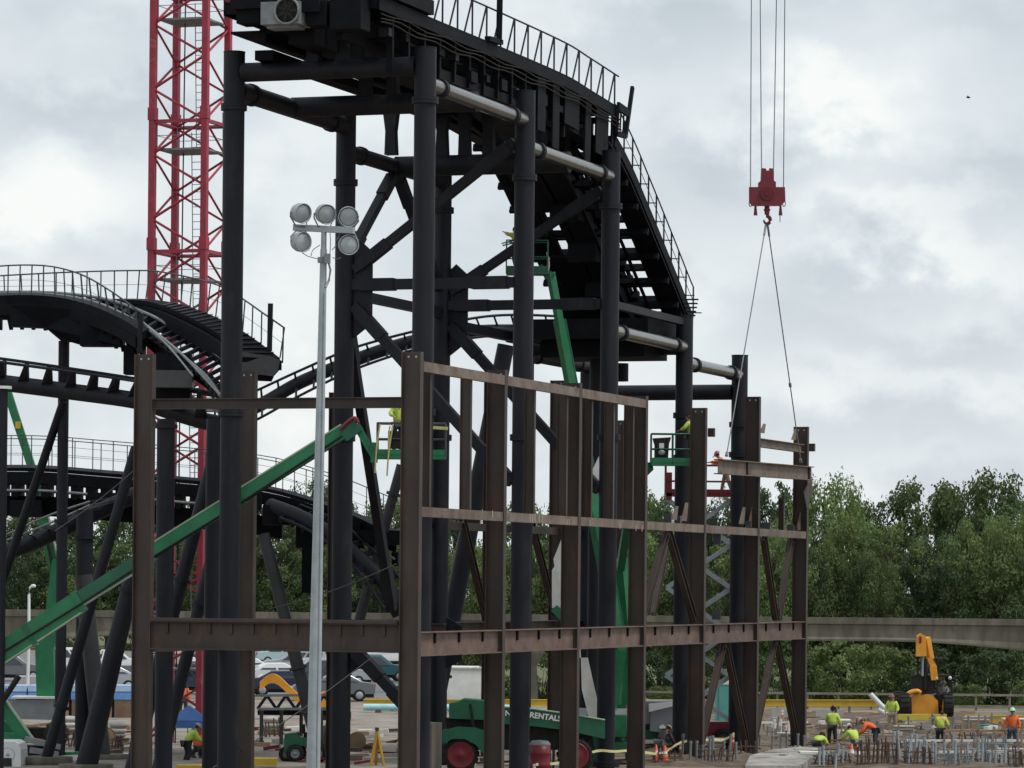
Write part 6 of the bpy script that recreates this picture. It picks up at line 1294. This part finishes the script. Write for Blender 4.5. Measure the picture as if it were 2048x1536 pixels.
# barrels
def barrel(px, pyt, y, m0, m1, label, r=.29):
    b = P(px, HZ, y); b.z = 0; h = P(px, pyt, y).z; o = thing('barrel', label, 'barrel', b); mb = MB(); mb.lathe(b, Z, [(.0, 0), (r, 0), (r, h * .3), (r + .015, h * .33), (r, h * .36), (r, h * .62), (r + .015, h * .65), (r, h * .68), (r, h * .86), (.0, h * .86)], 18); mb.build('drum', m0, o)
    mb = MB(); mb.lathe(b + Z * h * .861, Z, [(r, 0), (r * 1.02, h * .04), (r * .75, h * .12), (.0, h * .14)], 18); mb.build('lid', m1, o)
barrel(1083, 1480, 127.5, DRED, GALVD, 'dark red barrel with a grey lid in front of the lettered machine', .36); barrel(1169, 1494, 132, WHITE, WHITE, 'slim white barrel behind the yellow tape', .14); barrel(1975, 1448, 166, mat('teal_plastic', (.05, .28, .24), .5, 0, (.04, .2, .17), 2, .5), DGREEN, 'teal bucket on the boards left of the worker in the mint helmet', .3)
# sunshade
a, b = P(727, 1414, 188), P(1022, 1416, 188); o = thing('blue_pipe', 'pale blue pipe lying under the left part of the long yellow beam', 'pipe', (a + b) / 2); mb = MB(); mb.tube(a, b, .17, n=14); mb.build('pipe', mat('pale_blue_pipe', (.30, .60, .72), .5, 0, (.5, .72, .74), 3, .6), o)
for k in range(5): c = lerp(a, b, (k + .5) / 5); mb = MB(); mb.box(V((c.x, c.y, (c.z - .17) / 2)), X * .15, Y * .1, Z * (c.z - .17) / 2); mb.build('support_block', WOOD, o)
b = P(377, 1530, 142); b.z = 0; o = thing('sunshade', 'blue canvas sunshade on white poles beside the foot of the red mast', 'canopy', b); hw = 40 / FPX * 142
ze, zp = P(377, 1441, 142).z, P(377, 1410, 142).z
for sx in (-1, 1):
    for sy in (-1, 1): mb = MB(); mb.bar(b + X * sx * hw * .93 + Y * sy * hw * .93, b + X * sx * hw * .93 + Y * sy * hw * .93 + Z * ze, .05, .05); mb.build('pole', WHITE, o)
mb = MB(); q = [b + X * a * hw + Y * c * hw + Z * ze for a, c in ((-1, -1), (1, -1), (1, 1), (-1, 1))]; q2 = [p - Z * .26 for p in q]; ap = b + Z * zp; mids = [lerp(lerp(q[i], q[(i + 1) % 4], .5), ap, .12) - Z * .05 for i in range(4)]
vs_ = q + mids + [ap] + q2; fs = []
for i in range(4): j = (i + 1) % 4; fs += [(i, 4 + i, 8), (4 + i, j, 8), (i, 9 + i, 9 + j, j)]
mb.add(vs_, fs); mb.build('canopy', BLUE, o)
# trusses lying on the ground, umbrella, trestle, small boxes
o = thing('steel_truss', 'black steel truss with pale chords lying behind the forklift and the light mast', 'truss', P(600, 1430, 150))
for y in (149.4, 150.6):
    for py in (1391, 1418): mb = MB(); mb.bar(P(515, py, y), P(668, py - 1, y), .1, .1); mb.build('chord', GALVD, o)
    for k in range(8):
        mb = MB(); mb.bar(P(515 + k * 19, 1391 if k % 2 else 1418, y), P(534 + k * 19, 1418 if k % 2 else 1391, y), .09, .12); mb.build('web_member', BLACK, o)
for px in (520, 560, 600, 640): mb = MB(); mb.bar(P(px, 1420, 149.4), P(px, 1420, 150.6), .1, .1); mb.build('cross_member', BLACK, o); mb = MB(); mb.box(V((P(px, 1430, 150).x, 150.9, P(px, 1423, 150).z / 2)), X * .07, Y * .07, Z * P(px, 1423, 150).z / 2); mb.build('support_post', DGREY, o)
pbox('steel_box', BLACK2, 'low black steel box under the truss by the light mast', 'steel box', 515, 1421, 660, 1430, 151.2, 1.2)
o = thing('survey_tripod', 'yellow wooden tripod with pale legs beside the near corner column', 'tripod', P(750, 1530, 134)); t = P(754, 1460, 134)
for (px, py, dy) in ((742, 1528, -.3), (768, 1530, -.2), (752, 1518, .5)): mb = MB(); e0 = P(px, py, 134 + dy); e0.z = 0; mb.bar(t, e0, .1, .05); mb.build('leg', mat('tripod_yellow', (.5, .28, .03), .5, 0, (.36, .2, .02), 3, .5), o)
mb = MB(); mb.box(t + Z * .04, X * .07, Y * .07, Z * .05); mb.build('head', DGREY, o)
for (x0, x1, yy) in ((735, 800, 1516), (728, 806, 1524)):
    a, b = G(x0, yy), G(x1, yy); mb = MB(); mb.bar(a + Z * .1, b + Z * .1, .3, .12); solo(mb, 'grey_plank', CONCL, 'pale plank on the ground by the tripod, %s one' % ('farther' if yy < 1520 else 'nearer'), 'plank', a)
pbox('yellow_crate', YELLOW, 'yellow crate on the ground between the tower column and the forklift', 'crate', 506, 1517, 553, 1531, 132, .6); pbox('yellow_crate', YELLOW, 'yellow crate half out of the picture below the blue sunshade', 'crate', 352, 1531, 416, 1545, 130, .6)
# row of wrapped blue bundles at the left
for i in range(7):
    xa = -30 + i * 43
    o = thing('wrapped_bundle', 'blue wrapped bundle in a row behind the pipe legs, %s from the left edge' % NUM[i], 'wrapped bundle', P(xa + 20, 1410, 178), 'blue wrapped bundles')
    for (ya, yb_, m_) in ((1371, 1383, mat('pale_blue_wrap', (.42, .58, .80), .5, 0, (.3, .44, .7), 2, .7)), (1385, 1399, mat('blue_wrap', (.09, .24, .58), .5, 0, (.2, .4, .7), 2, .7))):
        a, b = P(xa, yb_, 178), P(xa + 40, ya, 178); mb = MB(); mb.abox(a.x, b.x, 178, 179.6, a.z, b.z); mb.build('pack', m_, o)
    a, b = P(xa, 1406, 178), P(xa + 40, 1384, 178); mb = MB(); mb.abox(a.x + .04, b.x - .04, 178.05, 179.5, 0, P(xa, 1399, 178).z); mb.build('pallet', WOOD, o)
# street lamp
b = P(57, HZ, 205); o = thing('street_lamp', 'thin white street lamp with a curved arm before the trees at the left', 'street lamp', (b.x, 205, 0))
mb = MB(); mb.path([V((b.x, 205, 0)), P(58, 1260, 205), P(58, 1190, 205), P(60, 1176, 205), P(65, 1170, 205)], [.1, .085, .075, .06, .06], 10); mb.build('pole', WHITE, o); mb = MB(); mb.sphere(P(67, 1172, 205), .14, .14, .10); mb.build('lamp_head', WHITE, o)
# guy wires
for (a, b, lb_) in ((P(742, 1316, 125.5), P(425, 1536, 119), 'thin dark guy wire slanting across the columns below the girder'), (P(308, 905, 116), P(110, 1062, 127), 'thin dark wire slanting left from the left brown column'), (P(792, 1128, 112), P(540, 1218, 116), 'thin dark wire slanting left from the near corner column')):
    mb = MB(); mb.path([lerp(a, b, k / 8) - Z * .12 * math.sin(math.pi * k / 8) for k in range(9)], .016, 6); solo(mb, 'guy_wire', DGREY, lb_, 'wire', b, 'guy wires')
# portable toilet and sign at the back
TEAL = mat('teal_plastic_wall', (.10, .34, .31), .5, 0, (.08, .26, .24), 2, .5)
b = P(1452, 1460, 171); o = thing('portable_toilet', 'teal portable toilet partly hidden behind the inverted brace', 'portable toilet', (b.x, 171, 0)); w = .5
mb = MB(); mb.abox(b.x - w, b.x + w, 170.5, 171.5, .05, 2.05); mb.build('cabin', TEAL, o); mb = MB(); mb.abox(b.x - w - .04, b.x + w + .04, 170.46, 171.54, 2.05, 2.2); mb.build('roof', OFFW, o); mb = MB(); mb.abox(b.x - .36, b.x + .36, 170.47, 170.5, .15, 1.95); mb.build('door', TEAL, o)
b = P(1456, 1386, 186); o = thing('notice_board', 'small white notice board on a post behind the inverted brace', 'sign', (b.x, 186, 0)); mb = MB(); mb.box(b, X * .17, Y * .02, Z * .24); mb.build('board', WHITE, o); mb = MB(); mb.bar(V((b.x, 186.06, 0)), b + Y * .06, .06, .06); mb.build('post', GALVD, o)
for k in range(3): pass
for (x0, y0, x1, y1, i) in ((1741, 1388, 1768, 1416, 0), (1757, 1418, 1772, 1428, 1)):
    mb = MB(); mb.tube(P(x0, y0, 180), P(x1, y1, 180), .12, n=10); solo(mb, 'white_tube', WHITE, ('long white tube leaning left of the yellow telehandler', 'short white tube lying below the long one')[i], 'tube', P(x1, y1, 180))

# more starter bars, boards and stakes packed into the footing area
for i, (px, yt_, yb_, w, y, n, m_) in enumerate(((1700, 1492, 1545, 40, 150, 9, REBAR), (1790, 1478, 1520, 50, 152, 9, REBAR), (1860, 1470, 1510, 44, 157, 8, GALVD), (1940, 1462, 1500, 50, 160, 9, REBAR), (2010, 1480, 1520, 50, 150, 9, REBAR), (1640, 1470, 1505, 34, 158, 7, REBAR), (1900, 1440, 1475, 40, 170, 7, GALVD),
        (1960, 1512, 1545, 70, 139.5, 12, REBAR), (1800, 1515, 1545, 50, 139.5, 9, GALVD), (1720, 1436, 1470, 40, 170, 7, REBAR), (1590, 1460, 1500, 34, 156, 7, REBAR), (1545, 1452, 1490, 30, 160, 6, GALVD), (1495, 1480, 1520, 34, 144, 7, REBAR), (2040, 1450, 1490, 40, 162, 7, GALVD), (1830, 1450, 1485, 36, 166, 7, REBAR))):
    rebar('bunch of %s starter bars in the footing area, %s from the left' % ('rusty' if m_ is REBAR else 'grey', NUM[sorted([1700,1790,1860,1940,2010,1640,1900,1960,1800,1720,1590,1545,1495,2040,1830]).index(px)]), px, yt_, yb_, w, y, n, m_, 2, .7)

for i in range(70):                      # nearer strip along the bottom
    px = r_.uniform(1500, 2060); y = r_.uniform(135.5, 147); b = P(px, HZ, y); z = hgt(b.x, y) + .06; an = r_.choice((r_.uniform(-.4, .4), r_.uniform(1.2, 1.9))); l = r_.uniform(.5, 1.8)
    d = V((math.cos(an), math.sin(an), r_.uniform(-.1, .16))); mb = MB(); k = i % 3
    if k == 0: mb.tube(V((b.x, y, z)) - d * l / 2, V((b.x, y, z)) + d * l / 2, .04, n=8)
    else: mb.bar(V((b.x, y, z)) - d * l / 2, V((b.x, y, z)) + d * l / 2, .16, .05)
    if k: solo(mb, 'plank', WOOD if k == 1 else PLY, 'loose %s plank lying on the broken soil of the site' % ('brown timber' if k == 1 else 'pale'), 'plank', (b.x, y, z), 'loose %s planks on the site' % ('brown' if k == 1 else 'pale'))
    else: solo(mb, 'pipe_length', GALVD, 'loose grey pipe length lying on the broken soil of the site', 'pipe', (b.x, y, z), 'loose pipe lengths on the site')
for i in range(60):                      # yard between the left legs
    y = r_.uniform(133, 165); px = r_.choice((r_.uniform(60, 270), r_.uniform(500, 660), r_.uniform(700, 830), r_.uniform(870, 1000))); b = P(px, HZ, y); an = r_.uniform(-.6, .6); l = r_.uniform(.5, 1.6); mb = MB(); d = V((math.cos(an), math.sin(an), r_.uniform(-.03, .2)))
    mb.bar(V((b.x, y, .12)) - d * l / 2, V((b.x, y, .12)) + d * l / 2, r_.uniform(.1, .4), r_.uniform(.04, .2)); solo(mb, 'scrap_board', (WOOD, REBAR, OFFW, DRED)[i % 4], 'loose %s board on the sandy yard between the pipe legs' % ('timber', 'rusty', 'pale', 'dark red')[i % 4], 'board', (b.x, y, 0), 'loose %s boards in the yard' % ('timber', 'rusty', 'pale', 'dark red')[i % 4])
for i, (px, y) in enumerate(((196, 150), (214, 148), (232, 152), (120, 150), (140, 158), (660, 150), (822, 142), (716, 146), (545, 160))):
    b = P(px, HZ, y); b.z = 0; o = thing('cable_reel' if i % 2 else 'material_pallet', ('wooden cable reel standing in the yard, %s from the left' if i % 2 else 'timber pallet of pale sacks in the yard, %s from the left') % NUM[sorted([196,214,232,120,140,660,822,716,545]).index(px)], 'cable reel' if i % 2 else 'pallet', b)
    if i % 2:
        for dy in (-.3, .3): mb = MB(); mb.tube(b + Y * (dy - .03) + Z * .36, b + Y * (dy + .03) + Z * .36, .36, n=20); mb.build('flange', WOOD, o)
        mb = MB(); mb.tube(b - Y * .27 + Z * .36, b + Y * .27 + Z * .36, .22, n=18); mb.build('cable_winding', RUBBER if i % 4 == 1 else ORPL, o)
    else:
        mb = MB(); mb.box(b + Z * .08, X * .55, Y * .5, Z * .07); mb.build('pallet_base', WOOD, o)
        for k in range(3): mb = MB(); mb.sphere(b + Z * (.26 + .2 * k) + X * .04 * (k - 1), .52, .45, .15, 12, 6); mb.build('sack', OFFW if k % 2 else CONCL, o)

# timber frames and rails over the footing trenches
for i, (xa, xb, y, z) in enumerate(((1815, 2060, 147, .55), (1830, 2060, 144.5, .5), (1880, 2060, 139.5, .45), (1640, 1840, 158, .6), (1860, 2000, 168, .7), (1520, 1620, 166, .5), (1890, 2060, 152, .75))):
    a, b = P(xa, HZ, y), P(xb, HZ, y); o = thing('timber_frame', 'low timber rail frame over the footing trenches, %s from the front' % NUM[sorted([147, 144.5, 139.5, 158, 168, 166, 152]).index(y)], 'timber frame', ((a.x + b.x) / 2, y, 0), 'timber frames over the trenches'); m_ = (WOOD, MATS['grey_timber'], OFFW)[i % 3 if i != 0 else 2]
    mb = MB(); mb.bar(V((a.x, y, z)), V((b.x, y + .4, z + .03)), .1, .09); mb.build('rail', m_, o)
    n = int((b.x - a.x) / .55)
    for k in range(n):
        x = lerp(a.x, b.x, (k + .5) / n); mb = MB(); mb.bar(V((x, y + .06, 0)), V((x + r_.uniform(-.12, .12), y + .06, z + r_.uniform(.0, .3))), .07, .07); mb.build('stake', WOOD if k % 3 else MATS['grey_timber'], o)

mb = MB(); c = P(1937, 195, 140)
mb.sphere(c, .08, .035, .03, 8, 5)
for sg in (-1, 1): mb.prism([c + X * .03 + Y * sg * .03, c - X * .05 + Y * sg * .03, c - X * .07 + Y * sg * .15 + Z * .04, c - X * .03 + Y * sg * .15 + Z * .04], Z * .008)
solo(mb, 'bird', RUBBER, 'tiny dark bird flying in the grey sky right of the hook block', 'bird', c - Z * .05)

# stacked pale forms between the trenches
for i, (xa, xb, y, h) in enumerate(((1900, 1960, 141, .35), (2000, 2055, 143, .4), (1560, 1610, 158, .35), (1790, 1830, 163, .45), (1660, 1700, 168, .5), (1930, 1980, 173, .5), (2010, 2060, 176, .4), (1420, 1450, 150, .4), (1600, 1640, 142, .25))):
    a, b = P(xa, HZ, y), P(xb, HZ, y); o = thing('panel_stack', 'small stack of pale formwork panels, %s from the left of those in the site area' % NUM[sorted([1900, 2000, 1560, 1790, 1660, 1930, 2010, 1420, 1600]).index(xa)], 'panel stack', ((a.x + b.x) / 2, y, 0), 'stacks of formwork panels'); n = int(h / .07)
    for k in range(n):
        mb = MB(); j = r_.uniform(-.08, .08); mb.abox(a.x + j, b.x + j, y - .5 + j, y + .5 + j, .1 + k * .075, .1 + k * .075 + .06); mb.build('panel', (PLY, OFFW, CONCL)[(i + k) % 3], o)
